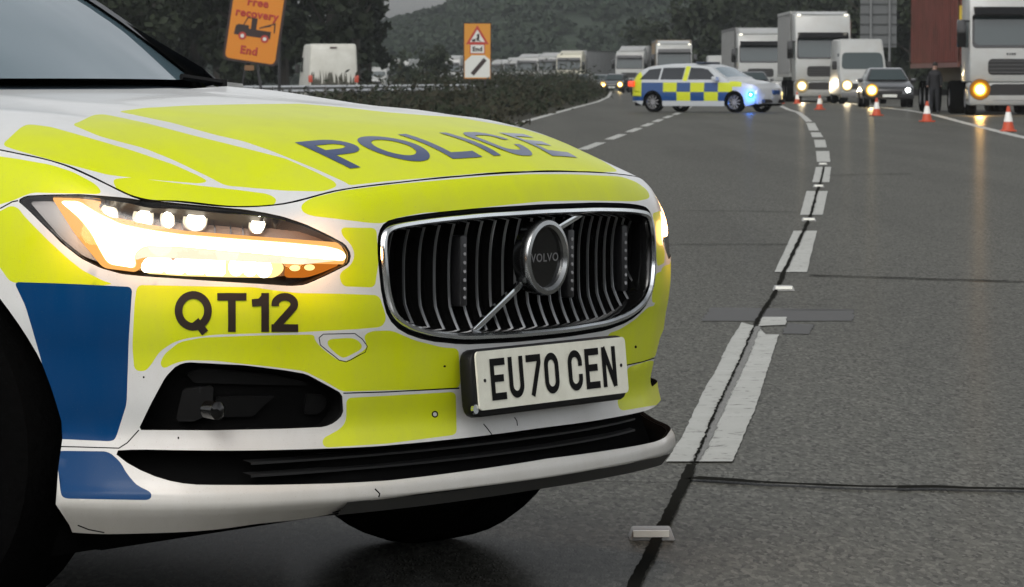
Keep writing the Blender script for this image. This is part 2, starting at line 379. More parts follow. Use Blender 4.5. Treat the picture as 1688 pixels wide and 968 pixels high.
# ---- outlines surveyed from the photograph (pixels), laid on the body surface
HL = [(28.5, 331), (42.8, 322.6), (78, 321), (133, 320), (195, 325), (285, 334), (400, 345), (433, 350), (466, 357), (502, 369), (537.7, 385.6), (568.6, 402), (579, 419), (575.7, 435.5), (537.7, 454.5), (502, 470), (478, 471.6), (418.8, 467.6), (300, 460), (237.7, 455.7), (202, 452), (166.4, 442.6), (133, 426), (102, 402), (71, 371), (47.5, 347.5)]
FOG = [(228, 709), (249.6, 664), (273, 621), (292, 602), (309, 597.4), (400, 602), (421, 604.6), (469, 610.5), (504.5, 616.5), (540, 635.5), (564, 648.5), (566, 683), (552, 697), (535, 704), (469, 706.8), (350, 709.5)]
Y1 = [(0, 261), (24, 264), (83, 274.5), (119, 286), (154.5, 305), (164, 315), (163, 318), (54.7, 315), (40, 319.6), (19, 329), (-60, 352), (-60, 250)]
Y2 = [(-60, 366), (0, 352), (16.6, 341.6), (28.5, 345), (35.6, 356), (71, 392.7), (107, 426), (133, 447), (166, 464), (185, 468), (160, 469), (23.8, 464), (14, 457), (0, 435.5), (-25, 410)]
B1 = [(23.8, 465), (95, 467.6), (217.5, 473.5), (211.5, 559), (208, 666), (190, 723), (183, 727), (95, 723), (89, 717.5), (81, 652), (69, 595), (52, 535.7), (42.8, 505)]
B2 = [(97.4, 744), (178, 745), (197, 761), (209, 782), (225.8, 801), (247, 811), (249.6, 818), (245, 824), (107, 821.4), (101, 815.5), (94, 749)]
Y7 = [(498.6, 338.7), (514, 329), (566, 317), (637.7, 307.8), (732.7, 299.4), (800, 293.5), (869, 290), (940, 290), (1023, 293.8), (1047, 302), (1066, 316), (1069.7, 326), (1047, 329.4), (964, 328), (892.6, 329.4), (821, 336.6), (750, 345), (695, 348.5), (647.5, 358), (631, 366), (609, 365), (561, 359), (514, 353.5), (499.6, 347.5)]
Y8 = [(564, 377), (618.5, 378), (621, 433), (616, 472), (566, 470), (561, 452), (582, 438), (588, 419), (581, 402), (566, 387)]
Y9 = [(228, 472), (400, 476), (419, 476), (440, 480), (490, 486), (560, 487), (623, 489), (632.7, 518.6), (633, 528.5), (627, 537), (587.7, 540), (492.6, 545), (420, 547), (356.5, 549), (309, 554.7), (285, 561.8), (261, 578), (247, 600), (237.7, 610.5), (223.4, 609), (221, 571), (224.6, 500)]
Y10 = [(266, 600), (273, 585.6), (297, 566.5), (333, 559.4), (421, 556), (516, 553.5), (516, 562), (530.6, 578.4), (559, 598.6), (576, 597.4), (606.7, 576), (606.7, 566.5), (602, 554.7), (611.4, 548.7), (644.7, 547.5), (682.7, 564), (730, 576), (754, 577), (756.6, 634), (750, 638), (564, 642.6), (540, 628), (502, 609), (445, 602), (356.5, 592.7), (309, 591.5), (285, 597), (271, 605.8)]
YE = [(540, 559.4), (578, 557), (590, 560.6), (599.6, 573.7), (571, 590), (561.5, 590), (540, 571)]
YEg = [(526, 557), (533, 551), (585, 550), (597, 559), (605.5, 571), (602, 581), (571, 597), (559, 594), (528, 569), (526, 557)]
Y11 = [(573, 658), (749.5, 648), (750.7, 715), (637.7, 728.7), (535.5, 736), (533, 725), (564, 708.5), (573.5, 694)]
Y12 = [(1023, 551), (1056.7, 530), (1080, 508), (1087, 486), (1091, 453), (1094, 440), (1125, 434), (1125, 585), (1077.5, 584), (1032, 597)]
Y13 = [(1034.7, 608), (1072.7, 596), (1078.7, 600), (1120, 600), (1120, 658), (1082, 665), (1022.8, 675.7), (1019, 658), (1034.7, 650.7)]
SEAMS = [([(566, 648), (640, 646), (757, 640)], 2.4), ([(60, 735.5), (130, 737), (196, 739), (210, 730), (229, 709)], 2.0), ([(0, 344), (20, 333), (30, 331)], 2.2), (YEg, 1.6), ([(797, 699), (803, 706), (811, 717)], 1.8), ([(848, 688), (852, 694), (853, 702)], 1.6), ([(128, 866), (146, 873), (172, 878)], 2.2), ([(548, 845), (580, 838), (606, 833)], 2.0), ([(618, 806), (626, 814), (624, 820)], 2.4), ([(1032, 602), (1060, 596), (1085, 588)], 2.0)]
DRILL = [((717, 683), 5.5, 3.3), ((237, 622), 1.5, -.6), ((294, 722), 1.4, -.4), ((733, 604), 2.2, -.6), ((60, 640), 1.5, -1), ((1048, 572), 2, 0)]
def ell(c, a, b, n=16): return [(c[0]+a*math.cos(2*math.pi*i/n), c[1]+b*math.sin(2*math.pi*i/n)) for i in range(n)]
def grow(P_, d):               # move a closed outline outwards by d
    P_ = np.array(P_, float); a = .5*np.sum(P_[:, 0]*np.roll(P_[:, 1], -1)-np.roll(P_[:, 0], -1)*P_[:, 1]); s = 1 if a > 0 else -1
    e1 = P_-np.roll(P_, 1, 0); e2 = np.roll(P_, -1, 0)-P_; e1 /= np.linalg.norm(e1, axis=1)[:, None]+1e-9; e2 /= np.linalg.norm(e2, axis=1)[:, None]+1e-9
    t = e1+e2; t /= np.linalg.norm(t, axis=1)[:, None]+1e-9; return [tuple(x) for x in P_+np.c_[t[:, 1], -t[:, 0]]*d*s]
def tr(P_, it=2, cut=6, step=14): return [tuple(a) for a in trace(G_SH, dens(chaikin(P_, it, cut), step))]
# grille and lower intake are symmetrical openings given in (v, w)
GH = [(0, .789), (.2, .787), (.33, .782), (.42, .775), (.455, .768), (.474, .75), (.480, .72), (.479, .68), (.473, .63), (.457, .59), (.42, .562), (.35, .542), (.25, .530), (.1, .526), (0, .526)]
def sym(half): return list(half)+[(-a, b) for a, b in half[::-1][1:-1]]
GR = [tuple(p) for p in chaikin(sym(GH), 1, .02)]
LH = [(0, .354), (.2, .352), (.46, .352), (.609, .355), (.73, .358), (.83, .361), (.853, .358), (.842, .330), (.82, .308), (.795, .300), (.73, .297), (.583, .292), (.46, .290), (.2, .293), (0, .296)]
LG = [tuple(p) for p in chaikin(sym(LH), 1, .008)]
def front(P_, step=.02, u0=1.5):
    out = []
    for v, w_ in dens(P_, step):
        b = bary(G_SH, Vector((u0, -v, w_)), Vector((-1, 0, 0)));  out.append(tuple(b))
    return out
def side(P_):                       # (u,w) outline laid on the flank
    return [tuple(bary(G_SH, Vector((u, -3, w_)), Vector((0, 1, 0)))) for u, w_ in P_]
p_GR, p_LG, p_HL, p_FOG = front(GR), front(LG), tr(HL, 1, 4), tr(FOG, 1, 5)
def arch(cx):
    a = [(cx+.392*math.cos(t), .352+.395*math.sin(t)) for t in np.linspace(-.02, math.pi+.02, 40)]
    b = side([(cx+.392, .34), (cx+.402, .29)]+a[::1] if 0 else a); e0 = side([(cx+.404, .26)])[0]; e1 = side([(cx-.400, .26)])[0]
    return [(-.3, e0[1]), e0]+b+[e1, (-.3, e1[1])]
p_A1, p_A2 = arch(-.87), arch(-3.81)
# labels: 0 white 1 yellow 2 blue 3 seam ; >=10 openings
regs = []
for P_, k in ((Y1, 1), (Y2, 1), (B1, 2), (B2, 2), (Y8, 1), (Y9, 1), (Y10, 1)):
    t_ = tr(grow(P_, 2.8 if k == 1 else .8), 2, 5); regs += [(k, t_), (k, mir(t_))]
for P_ in (Y7, Y11, Y12, Y13): regs.append((1, tr(grow(P_, 2.8), 2, 5)))
regs += [(1, tr(YE, 2, 6))]
for P_, w_ in SEAMS: regs.append((3, tr(strip(dens(P_, 8, False), w_), 0)))
for c, a, b in DRILL: regs += [(3, tr(ell(c, a, b+2.4), 0))]+([(0, tr(ell(c, a*.6, (b+2.4)*.6), 0))] if a > 4 else [])
# flank livery behind the wheel: large blocks of the same film (out of frame)
for i in range(7):
    u0 = -1.35-.42*i
    if -3.3 < u0: 
        for (z0, z1, k) in ((.32, .60, 1 if i % 2 else 2), (.615, .88, 2 if i % 2 else 1)):
            t_ = side([(u0, z0), (u0-.40, z0), (u0-.40, z1), (u0, z1)]); regs += [(k, t_), (k, mir(t_))]
regs += [(10, p_GR), (11, p_LG), (12, p_FOG), (13, mir(p_FOG)), (14, p_HL), (15, mir(p_HL)), (16, p_A1), (16, mir(p_A1)), (16, p_A2), (16, mir(p_A2))]
gp = [(p, q) for p in np.arange(0, NR+.01, .25) for q in np.arange(-NQ, NQ+.01, .25)]
V_, F_ = cdt([r[1] for r in regs], gp); ok = (V_[F_][:, :, 0].min(1) >= -1e-6)
lab = classify(V_, F_, regs)
body = (lab < 10) & ok
SHELL_MATS = [M_WHITE, M_YEL, M_BLUE, M_SEAM]
surf_mesh('body', V_, F_[body], S, SN, SHELL_MATS, lab[body], CAR, skirt=.010)
M_LENS = clear('lamp_lens')
M_CAVE = mat('intake_black', (.005, .005, .005), .7, spec=.0)
caps = {10: ('grille_cavity', .075), 11: ('lower_intake', .05), 12: ('fog_intake', .045), 13: ('fog_intake', .045)}
OPEN = {}
for k, (nm, d) in caps.items():
    if k != 10: OPEN[k] = surf_mesh(nm, V_, F_[lab == k], S, SN, [M_CAVE], [0]*int((lab == k).sum()), CAR, off=-d, skirt=-(d-.0105))

# ---- bonnet
ti = [i for i in range(0, 13)]
edge = np.array([S([NR], [q])[0] for q in np.linspace(0, 12.1, 98)])[:, :2]
edge = edge[edge[:, 0] > -1.375]
rear = [(-1.372, .80), (-1.345, .70), (-1.30, .50), (-1.255, .25), (-1.235, 0)]
half = list(map(tuple, edge))+rear
outl = half+[(a, -b) for a, b in half[::-1][1:-1]]
O_ = np.array(outl); t_ = np.roll(O_, -1, 0)-np.roll(O_, 1, 0); n_ = np.c_[-t_[:, 1], t_[:, 0]]; n_ /= np.linalg.norm(n_, axis=1)[:, None]
if ((O_+n_*.01-[-.6, 0])**2).sum() > ((O_-n_*.01-[-.6, 0])**2).sum(): n_ = -n_
BO = [tuple(x) for x in (O_+n_*.0045)]
Y3 = [(3.6, 239), (35.6, 210), (47.5, 205.6), (83, 210), (142.6, 227), (214, 248), (285, 272), (333, 293.5), (342, 299.4), (328, 302), (237.7, 294.7), (178, 287.6), (95, 266), (24, 246)]
Y4 = [(185, 296), (214, 293.5), (285, 302), (400, 315), (442.8, 320.8), (456, 329), (451, 337.5), (435.6, 342), (400, 342), (237.7, 326.8), (204, 324.4), (195, 315)]
Y5 = [(119, 205.6), (133, 201), (152, 191), (166, 189), (180.6, 191), (237.7, 203), (309, 222), (400, 244.5), (471, 262.6), (518.8, 284), (552, 300.6), (554.5, 308), (533, 315), (471, 313.7), (400, 307.8), (371, 305), (344.6, 291), (285, 262.6), (237.7, 243.6), (166, 224.6)]
Y6 = [(195, 184), (237.7, 179), (309, 175), (400, 172.8), (495, 172), (566, 178), (637.7, 186), (700, 191), (750, 194), (857, 212), (904, 226), (964, 250), (999.6, 270), (1020, 283), (987.7, 283), (892.6, 280), (800, 284), (750, 288.5), (637.7, 298), (576, 305), (571, 300.6), (518.8, 277), (447.5, 248), (400, 231.7), (356.5, 222), (285, 202), (214, 187)]
bregs = [(1, [tuple(a) for a in trace(G_BO, dens(chaikin(grow(P_, .9), 2, 5), 12))]) for P_ in (Y3, Y4, Y5, Y6)]
gp = [(a, b) for a in np.arange(-1.4, 0, .03) for b in np.arange(-.9, .91, .03)]
Vb, Fb = cdt([BO]+[r[1] for r in bregs], gp); lb = classify(Vb, Fb, bregs); inb = inpoly(Vb[Fb].mean(1), np.array(BO))
evb = lambda a, b: np.c_[a, b, hb(a, b)]
def nvb(a, b):
    e = .004; gx = (hb(a+e, b)-hb(a-e, b))/(2*e); gy = (hb(a, b+e)-hb(a, b-e))/(2*e); n = np.c_[-gx, -gy, np.ones(len(a))]; return n/np.linalg.norm(n, axis=1)[:, None]
surf_mesh('bonnet', Vb, Fb[inb], evb, nvb, SHELL_MATS, lb[inb], CAR, skirt=.016)
m = MB()   # dark seal under the bonnet gap
full_e = list(map(tuple, edge)); full_e = [(a, -b) for a, b in full_e[::-1]]+full_e[1:]; n0 = len(full_e)
fe = np.array(full_e); cen = np.array([-.7, 0]); dirn = (cen-fe); dirn /= np.linalg.norm(dirn, axis=1)[:, None]
oz = hb(fe[:, 0], fe[:, 1])-.012; a_ = fe-dirn*.004; b_ = fe+dirn*.03
m.add([(x, -y, z) for (x, y), z in zip(a_, oz)]+[(x, -y, z) for (x, y), z in zip(b_, oz)], [(i, i+1, i+1+n0, i+n0) for i in range(n0-1)])
m.build('bonnet_seal', M_SEAM, CAR, fix=False)

# ---- strokes and letters as flat fills
def miter(P_, w_, closed=False):
    P_ = [Vector((a, b)) for a, b in P_]; n = len(P_); L = []; Rr = []
    for i in range(n):
        a = P_[i-1] if (i > 0 or closed) else None; b = P_[(i+1) % n] if (i < n-1 or closed) else None
        d1 = (P_[i]-a).normalized() if a is not None else None; d2 = (b-P_[i]).normalized() if b is not None else None
        d1 = d1 or d2; d2 = d2 or d1; n1 = Vector((-d1.y, d1.x)); n2 = Vector((-d2.y, d2.x)); mm = (n1+n2)
        mm = mm.normalized() if mm.length > 1e-6 else n1; k = w_/2/max(.35, mm.dot(n1)); L.append(P_[i]+mm*k); Rr.append(P_[i]-mm*k)
    q = []
    for i in range(n if closed else n-1):
        j = (i+1) % n; q.append([tuple(L[i]), tuple(L[j]), tuple(Rr[j]), tuple(Rr[i])])
    return q
def arc(cx, cy, rx, ry, a0, a1, n=10): return [(cx+rx*math.cos(R(a0+(a1-a0)*i/n)), cy+ry*math.sin(R(a0+(a1-a0)*i/n))) for i in range(n+1)]
def glyph(ch, W, H, t):
    """centre-line strokes in a W x H cell, stroke t"""
    h = t/2; x0, x1, y0, y1 = h, W-h, h, H-h; r = min(W*.36, H*.3)
    if ch == 'E': return [([(W, y1), (x0, y1), (x0, y0), (W, y0)], 0), ([(x0, H*.52), (W*.88, H*.52)], 0)]
    if ch == 'U': return [([(x0, H)]+arc(x0+r, y0+r, r, r, 180, 270)+arc(x1-r, y0+r, r, r, 270, 360)+[(x1, H)], 0)]
    if ch == '7': return [([(0, y1), (x1, y1), (x1, H*.80), (W*.34, 0)], 0)]
    if ch == '0': return [(arc(x0+r, y0+r, r, r, 180, 270)+arc(x1-r, y0+r, r, r, 270, 360)+arc(x1-r, y1-r, r, r, 0, 90)+arc(x0+r, y1-r, r, r, 90, 180), 1)]
    if ch == 'C': return [([(x1, H*.60)]+arc(x1-r, y1-r, r, r, 0, 90)+arc(x0+r, y1-r, r, r, 90, 180)+arc(x0+r, y0+r, r, r, 180, 270)+arc(x1-r, y0+r, r, r, 270, 360)+[(x1, H*.40)], 0)]
    if ch == 'N': return [([(x0, 0), (x0, H)], 0), ([(x1, 0), (x1, H)], 0), ([(x0*.9, H-.01*H), (x1+x0*.1, .01*H)], 0)]
    if ch == 'O' or ch == 'Q':
        o = [(arc(W/2, H/2, W/2-h, H/2-h, 0, 350, 34), 1)]
        return o if ch == 'O' else o+[([(W*.56, H*.26), (W*.82, -H*.06)], 0)]
    if ch == 'T': return [([(0, y1), (W, y1)], 0), ([(W/2, y1), (W/2, 0)], 0)]
    if ch == '1': return [([(x1, 0), (x1, H)], 0), ([(x1, H*.90), (W*.5, H*.76), (0, H*.74)], 0)]
    if ch == '2': return [([(x0, H*.66)]+arc(W/2, H*.71, W/2-h, H*.29-h, 180, -28, 16)+[(x0+h*.3, h*1.4)], 0), ([(0, y0), (W, y0)], 0)]
    if ch == 'P': return [([(x0, 0), (x0, y1), (W*.5, y1)]+arc(W*.55, H*.72, W*.45-h, H*.28-h, 90, -90)+[(x0, H*.44+h)], 0)]
    if ch == 'L': return [([(x0, H), (x0, y0), (W, y0)], 0)]
    if ch == 'I': return [([(h, 0), (h, H)], 0)]
def fill_mesh(quads, maxlen=.0):
    polys = quads; V, F = cdt([list(q) for q in polys], [])
    c = V[F].mean(1); ins = np.zeros(len(F), bool)
    for q in polys: ins |= inpoly(c, np.array(q))
    return V, F[ins]
def word(chars, t, H):       # chars: (char, x, width)
    q = []
    for ch, x, W in chars:
        for pl, closed in glyph(ch, W, H, t): q += [[(a+x, b) for a, b in s] for s in miter(pl, t, bool(closed))]
    return fill_mesh(q)
def put_flat(name, V, F, f, mt, parent, flip=False):
    me = bpy.data.meshes.new(name); me.from_pydata([tuple(f(a, b)) for a, b in V], [], [list(t) for t in F])
    return link_mesh(name, me, mt, parent, smooth=False)
def text_geom(s, size=1.0, off=0.0, spacing=1.0):
    cu = bpy.data.curves.new('t', 'FONT'); cu.body = s; cu.size = size; cu.offset = off; cu.space_character = spacing; cu.resolution_u = 4
    o = bpy.data.objects.new('t', cu); COL.objects.link(o); dg = bpy.context.evaluated_depsgraph_get(); me = o.evaluated_get(dg).to_mesh()
    V = np.array([(v.co.x, v.co.y) for v in me.vertices]); F = [list(p.vertices) for p in me.polygons]
    bpy.data.objects.remove(o); bpy.data.curves.remove(cu); return V, F

# call sign on the bumper, POLICE on the bonnet
def lay(name, V, F, pix, g, ev, nv, mt, off, label=None):
    pq = np.array(trace(g, [pix(a, b) for a, b in V])); X = loc(ev(pq[:, 0], pq[:, 1])+nv(pq[:, 0], pq[:, 1])*off)
    me = bpy.data.meshes.new(name); me.from_pydata(X.tolist(), [], [list(map(int, t)) for t in F]); o = link_mesh(name, me, mt, CAR, smooth=False); return tag(o, label)
def refine(V, F, L):                 # subdivide long triangles so decals hug the panel
    bm = bmesh.new(); vs = [bm.verts.new((a, b, 0)) for a, b in V]
    for t in F:
        try: bm.faces.new([vs[int(i)] for i in t])
        except ValueError: pass
    for _ in range(4):
        es = [e for e in bm.edges if e.calc_length() > L]
        if not es: break
        bmesh.ops.subdivide_edges(bm, edges=es, cuts=1)
    bmesh.ops.triangulate(bm, faces=bm.faces); bm.verts.index_update()
    r = np.array([(v.co.x, v.co.y) for v in bm.verts]), [[v.index for v in f.verts] for f in bm.faces]; bm.free(); return r
V, F = refine(*word([('Q', 0, 61), ('T', 70, 48), ('1', 127, 28), ('2', 159, 44)], 12.6, 64), 12)
lay('call_sign_lettering', V, F, lambda a, b: (288+a, (547-b) if a > 66 else 545-b*1.02), G_SH, S, SN, M_LETTER, .0012)
# ================================================================== the place: ground, road, hills
def wmat(name, build): 
    m = bpy.data.materials.new(name); m.use_nodes = True; build(m.node_tree, m.node_tree.nodes['Principled BSDF']); return m
def node(N, t, **k):
    n = N.nodes.new(t)
    for a, b in k.items():
        if isinstance(a, str) and a.startswith('i_'): n.inputs[a[2:].replace('_', ' ')].default_value = b
        else: setattr(n, a, b)
    return n
def road_nodes(N, b, wet=1.0):
    L = N.links; tc = node(N, 'ShaderNodeTexCoord')
    mp = node(N, 'ShaderNodeMapping'); mp.inputs['Scale'].default_value = (1, .26, 1); L.new(tc.outputs['Object'], mp.inputs[0])
    def noise(s, d=4, r=.6, v=None):
        n = node(N, 'ShaderNodeTexNoise'); n.inputs['Scale'].default_value = s; n.inputs['Detail'].default_value = d; n.inputs['Roughness'].default_value = r
        L.new(v or mp.outputs[0], n.inputs['Vector']); return n
    def mr(src, a, b_, c, d):
        n = node(N, 'ShaderNodeMapRange'); n.inputs[1].default_value = a; n.inputs[2].default_value = b_; n.inputs[3].default_value = c; n.inputs[4].default_value = d; L.new(src, n.inputs[0]); return n
    def mix(f, a, c2, ty='MIX'):
        n = node(N, 'ShaderNodeMix', data_type='RGBA', blend_type=ty); L.new(f, n.inputs[0])
        if isinstance(a, tuple): n.inputs[6].default_value = (*a, 1)
        else: L.new(a, n.inputs[6])
        if isinstance(c2, tuple): n.inputs[7].default_value = (*c2, 1)
        else: L.new(c2, n.inputs[7])
        return n.outputs[2]
    big = noise(.35, 5); mid = noise(9, 8, .75); fine = noise(60, 4, .75); 
    vor = node(N, 'ShaderNodeTexVoronoi'); vor.inputs['Scale'].default_value = 105; L.new(mp.outputs[0], vor.inputs['Vector'])
    c = mix(mr(big.outputs[0], .3, .7, 0, 1).outputs[0], (.080, .080, .068), (.096, .096, .082))
    c = mix(mr(mid.outputs[0], .35, .75, 0, .35).outputs[0], c, (.062, .061, .052))
    c = mix(mr(fine.outputs[0], .42, .75, 0, .75).outputs[0], c, (.034, .033, .028))
    sep = node(N, 'ShaderNodeSeparateColor'); L.new(vor.outputs['Color'], sep.inputs[0])
    c = mix(mr(sep.outputs[0], .45, 1, 0, .70).outputs[0], c, (.150, .148, .130)); c = mix(mr(sep.outputs[1], .6, 1, 0, .70).outputs[0], c, (.022, .021, .018))
    m2 = node(N, 'ShaderNodeMapping'); m2.inputs['Scale'].default_value = (.75, .03, 1); L.new(tc.outputs['Object'], m2.inputs[0]); trk = noise(1.0, 3, .5, m2.outputs[0])
    c = mix(mr(trk.outputs[0], .42, .62, 0, .30).outputs[0], c, (.045, .044, .038))
    c = mix(mr(vor.outputs['Distance'], .0, .22, .45, 0).outputs[0], c, (.24, .235, .215))
    L.new(c, b.inputs['Base Color'])
    L.new(mr(mid.outputs[0], .3, .75,   .30, .55).outputs[0], b.inputs['Roughness']); b.inputs['Specular IOR Level'].default_value = 0
    gl = node(N, 'ShaderNodeBsdfGlossy'); gl.inputs['Roughness'].default_value = .24; gl.inputs['Color'].default_value = (1, 1, 1, 1); mxs = node(N, 'ShaderNodeMixShader'); mxs.inputs[0].default_value = .065; L.new(b.outputs[0], mxs.inputs[1]); L.new(gl.outputs[0], mxs.inputs[2]); L.new(mxs.outputs[0], N.nodes['Material Output'].inputs[0])
    bp = node(N, 'ShaderNodeBump'); bp.inputs['Strength'].default_value = .55; bp.inputs['Distance'].default_value = .004
    ad = node(N, 'ShaderNodeMath', operation='ADD'); L.new(fine.outputs[0], ad.inputs[0]); L.new(mr(vor.outputs['Distance'], 0, .4, 1, 0).outputs[0], ad.inputs[1])
    L.new(ad.outputs[0], bp.inputs['Height']); L.new(bp.outputs[0], b.inputs['Normal'])
M_ROAD = wmat('wet_concrete_road', road_nodes)
M_GRASS = mat('verge_soil', (.022, .022, .014), .9, spec=.1, noise=(1.5, .8, (.04, .036, .022)))
M_PAINT = mat('road_paint', (.50, .51, .48), .6, noise=(28, .5, (.30, .30, .28)), bump=(80, .4))
def paint_nodes(N, b):
    L = N.links; tc = node(N, 'ShaderNodeTexCoord'); n = node(N, 'ShaderNodeTexNoise'); n.inputs['Scale'].default_value = 16; n.inputs['Detail'].default_value = 9; n.inputs['Roughness'].default_value = .75; L.new(tc.outputs['Object'], n.inputs['Vector'])
    r = node(N, 'ShaderNodeMapRange'); r.inputs[1].default_value = .56; r.inputs[2].default_value = .64; L.new(n.outputs[0], r.inputs[0])
    n2 = node(N, 'ShaderNodeTexNoise'); n2.inputs['Scale'].default_value = 5; n2.inputs['Detail'].default_value = 5; L.new(tc.outputs['Object'], n2.inputs['Vector'])
    a = node(N, 'ShaderNodeMix', data_type='RGBA'); a.inputs[6].default_value = (.46, .47, .44, 1); a.inputs[7].default_value = (.31, .31, .285, 1); L.new(n2.outputs[0], a.inputs[0])
    c = node(N, 'ShaderNodeMix', data_type='RGBA'); L.new(r.outputs[0], c.inputs[0]); L.new(a.outputs[2], c.inputs[6]); c.inputs[7].default_value = (.08, .078, .07, 1); L.new(c.outputs[2], b.inputs['Base Color']); b.inputs['Roughness'].default_value = .65; b.inputs['Specular IOR Level'].default_value = .2
    bp = node(N, 'ShaderNodeBump'); bp.inputs['Strength'].default_value = .5; bp.inputs['Distance'].default_value = .003; L.new(n.outputs[0], bp.inputs['Height']); L.new(bp.outputs[0], b.inputs['Normal'])
M_PAINT = wmat('road_paint', paint_nodes)
M_TAR = mat('bitumen_sealant', (.016, .016, .014), .95, spec=.0, noise=(30, .5, (.016, .016, .015)))
M_CRACK = mat('joint_line', (.016, .015, .013), .9, spec=0)
M_PATCH = mat('road_patch', (.036, .035, .031), .6, noise=(20, .5, (.060, .058, .053)))
def sheet(name, polys, z, mt, kind='structure'):
    m = MB()
    for P_ in polys: m.add([(p[0], p[1], z) for p in P_], [list(range(len(P_)))])
    me = bpy.data.meshes.new(name); me.from_pydata(m.v, [], m.f); bm = bmesh.new(); bm.from_mesh(me)
    for f in bm.faces:
        if f.normal.z < 0: f.normal_flip()
    bmesh.ops.triangulate(bm, faces=bm.faces); bm.to_mesh(me); bm.free()
    return tag(link_mesh(name, me, mt, None, smooth=False), kind=kind)
sheet('ground', [[(-2500, -60), (2500, -60), (2500, 3000), (-2500, 3000)]], -.03, M_GRASS)
LE = [(-3.6, -40), (-3.2, 0), (-1.6, 45)]+[tuple(ground(x, y)[:2]) for x, y in ((850, 205), (903, 190), (950, 177), (985, 168), (1003, 160), (1006, 154))]+[(8.9, 350), (8.5, 430), (2, 520), (-14, 620), (-60, 760)]
sheet('road', [[LE[i], LE[i+1], (LE[i+1][0]+22+.0*i, LE[i+1][1]), (LE[i][0]+22, LE[i][1])] for i in range(len(LE)-1)], 0, M_ROAD)
def band(pts, w_, jit=0, step=None):
    P_ = [Vector((p[0], p[1])) for p in pts]
    if step:
        P_ = [Vector(p) for p in dens0(P_, step)]
    L = []; Rr = []
    for i, p in enumerate(P_):
        d = (P_[min(i+1, len(P_)-1)]-P_[max(i-1, 0)]).normalized(); n = Vector((-d.y, d.x)); ww = w_[min(i, len(w_)-1)] if hasattr(w_, '__len__') else w_
        L.append(p+n*ww/2*(1+random.uniform(-jit, jit))+n*random.uniform(-jit, jit)*.3*ww); Rr.append(p-n*ww/2*(1+random.uniform(-jit, jit))+n*random.uniform(-jit, jit)*.3*ww)
    return [[L[i], L[i+1], Rr[i+1], Rr[i]] for i in range(len(P_)-1)]
def dens0(P_, step):
    out = []
    for a, b in zip(P_[:-1], P_[1:]):
        k = max(1, int((b-a).length/step)); out += [tuple(a+(b-a)*j/k) for j in range(k)]
    return out+[tuple(P_[-1])]
def ragged(P_, steps, amp):       # worn outline
    out = []
    for i in range(len(P_)):
        a, b = Vector(P_[i]), Vector(P_[(i+1) % len(P_)]); k = max(1, int((b-a).length/steps)); n = (b-a).normalized(); n = Vector((-n.y, n.x))
        out += [tuple(a+(b-a)*j/k+n*random.uniform(-amp, amp)*(1 if j else 0)) for j in range(k)]
    return out
gq = lambda *p: [tuple(ground(x, y)[:2]) for x, y in p]
marks = [ragged(gq((1098, 763), (1207, 763), (1245, 675), (1284, 553), (1262, 553), (1250, 541), (1223, 533), (1208, 556), (1192, 585), (1186, 600), (1178, 618), (1163, 640), (1128, 715)), .07, .0022),
         ragged(gq((1250, 539), (1268, 538), (1295, 537), (1297, 524), (1256, 524)), .03, .003)]
M_WORN = mat('worn_paint', (.20, .20, .185), .6, noise=(60, .9, (.07, .068, .06)), bump=(120, .5))
for a, b in ((((1277, 1330), 449.7), ((1308, 1346.8), 381.5)), (((1319, 1356), 355), ((1329.7, 1364.5), 315.8)), (((1339, 1367), 301), ((1345, 1370), 276)), (((1346.8, 1368.5), 267.4), ((1345, 1367), 249.7)), (((1344, 1363), 243.5), ((1342, 1360), 231)), (((1339, 1357), 226.5), ((1336, 1352), 218.7)), (((1334, 1350), 215.6), ((1329, 1343), 203))):
    marks.append(ragged(gq((a[0][0], a[1]), (a[0][1], a[1]), (b[0][1], b[1]), (b[0][0], b[1])), .5, .002))
far = [tuple(ground(x, y)[:2]) for x, y in ((1334, 201), (1325, 192.4), (1315.8, 185.6), (1300, 181), (1283, 173), (1265, 168))]
marks += band(dens0([Vector(p) for p in far], 6), .16)[::1]
l2 = [Vector(ground(x, y)[:2]) for x, y in ((960, 247), (1010, 228), (1050, 213), (1090, 197), (1118, 187), (1135, 178), (1140, 172))]
pts = dens0(l2, 1.5); marks += [q for i, q in enumerate(band(pts, .17)) if i % 6 < 4]
marks += band([Vector(p) for p in LE[:-1]], .20)
rl = [Vector(p) for p in ((4.3, 0), (8.2, 55))]+[Vector(ground(x, y)[:2]) for x, y in ((1688, 227), (1652, 218.5), (1614, 209), (1583, 201), (1542, 190), (1502, 183))]+[Vector((14.4, 165)), Vector((15.6, 260))]
marks += band(dens0(rl, 1.2), .20, .12)
sheet('road_markings', marks, .004, M_PAINT)
cr = [Vector(ground(x, y)[:2]) for x, y in ((1036, 990), (1045.5, 968), (1081, 898), (1116, 823), (1141, 770))]
seal = band(dens0(cr, .04), .027, .16)
cr2 = [Vector(ground(x, y)[:2]) for x, y in ((1141, 770), (1154, 742), (1181.6, 676.6), (1217, 601), (1245, 537), (1262, 508), (1277, 485), (1294, 447), (1325, 381.5), (1337, 355), (1347, 316), (1353, 301), (1358, 276))]
seal += band(dens0(cr2[:5], .035), .008, .9); seal += band(dens0(cr2[4:7], .08), .018, .3); seal += band(dens0(cr2[6:], .25), .022, .35)
def joint(a, b, w_, jit=.5): return band(dens0([Vector(ground(*a)[:2]), Vector(ground(*b)[:2])], .08), w_, jit)
e1 = [Vector(ground(1036, 990)[:2]), Vector((-.35, 3.0)), Vector((-1.2, -6))]; seal += band(dens0(e1, .06), .027, .14)
seal += band(dens0([Vector(ground(1700, 811)[:2]), Vector((13.5, 9.2))], .1), .06, .6)
seal += joint((1140, 792), (1260, 800), .05)+joint((1260, 800), (1480, 807), .055, .7)+joint((1480, 807), (1720, 812), .065, .6)
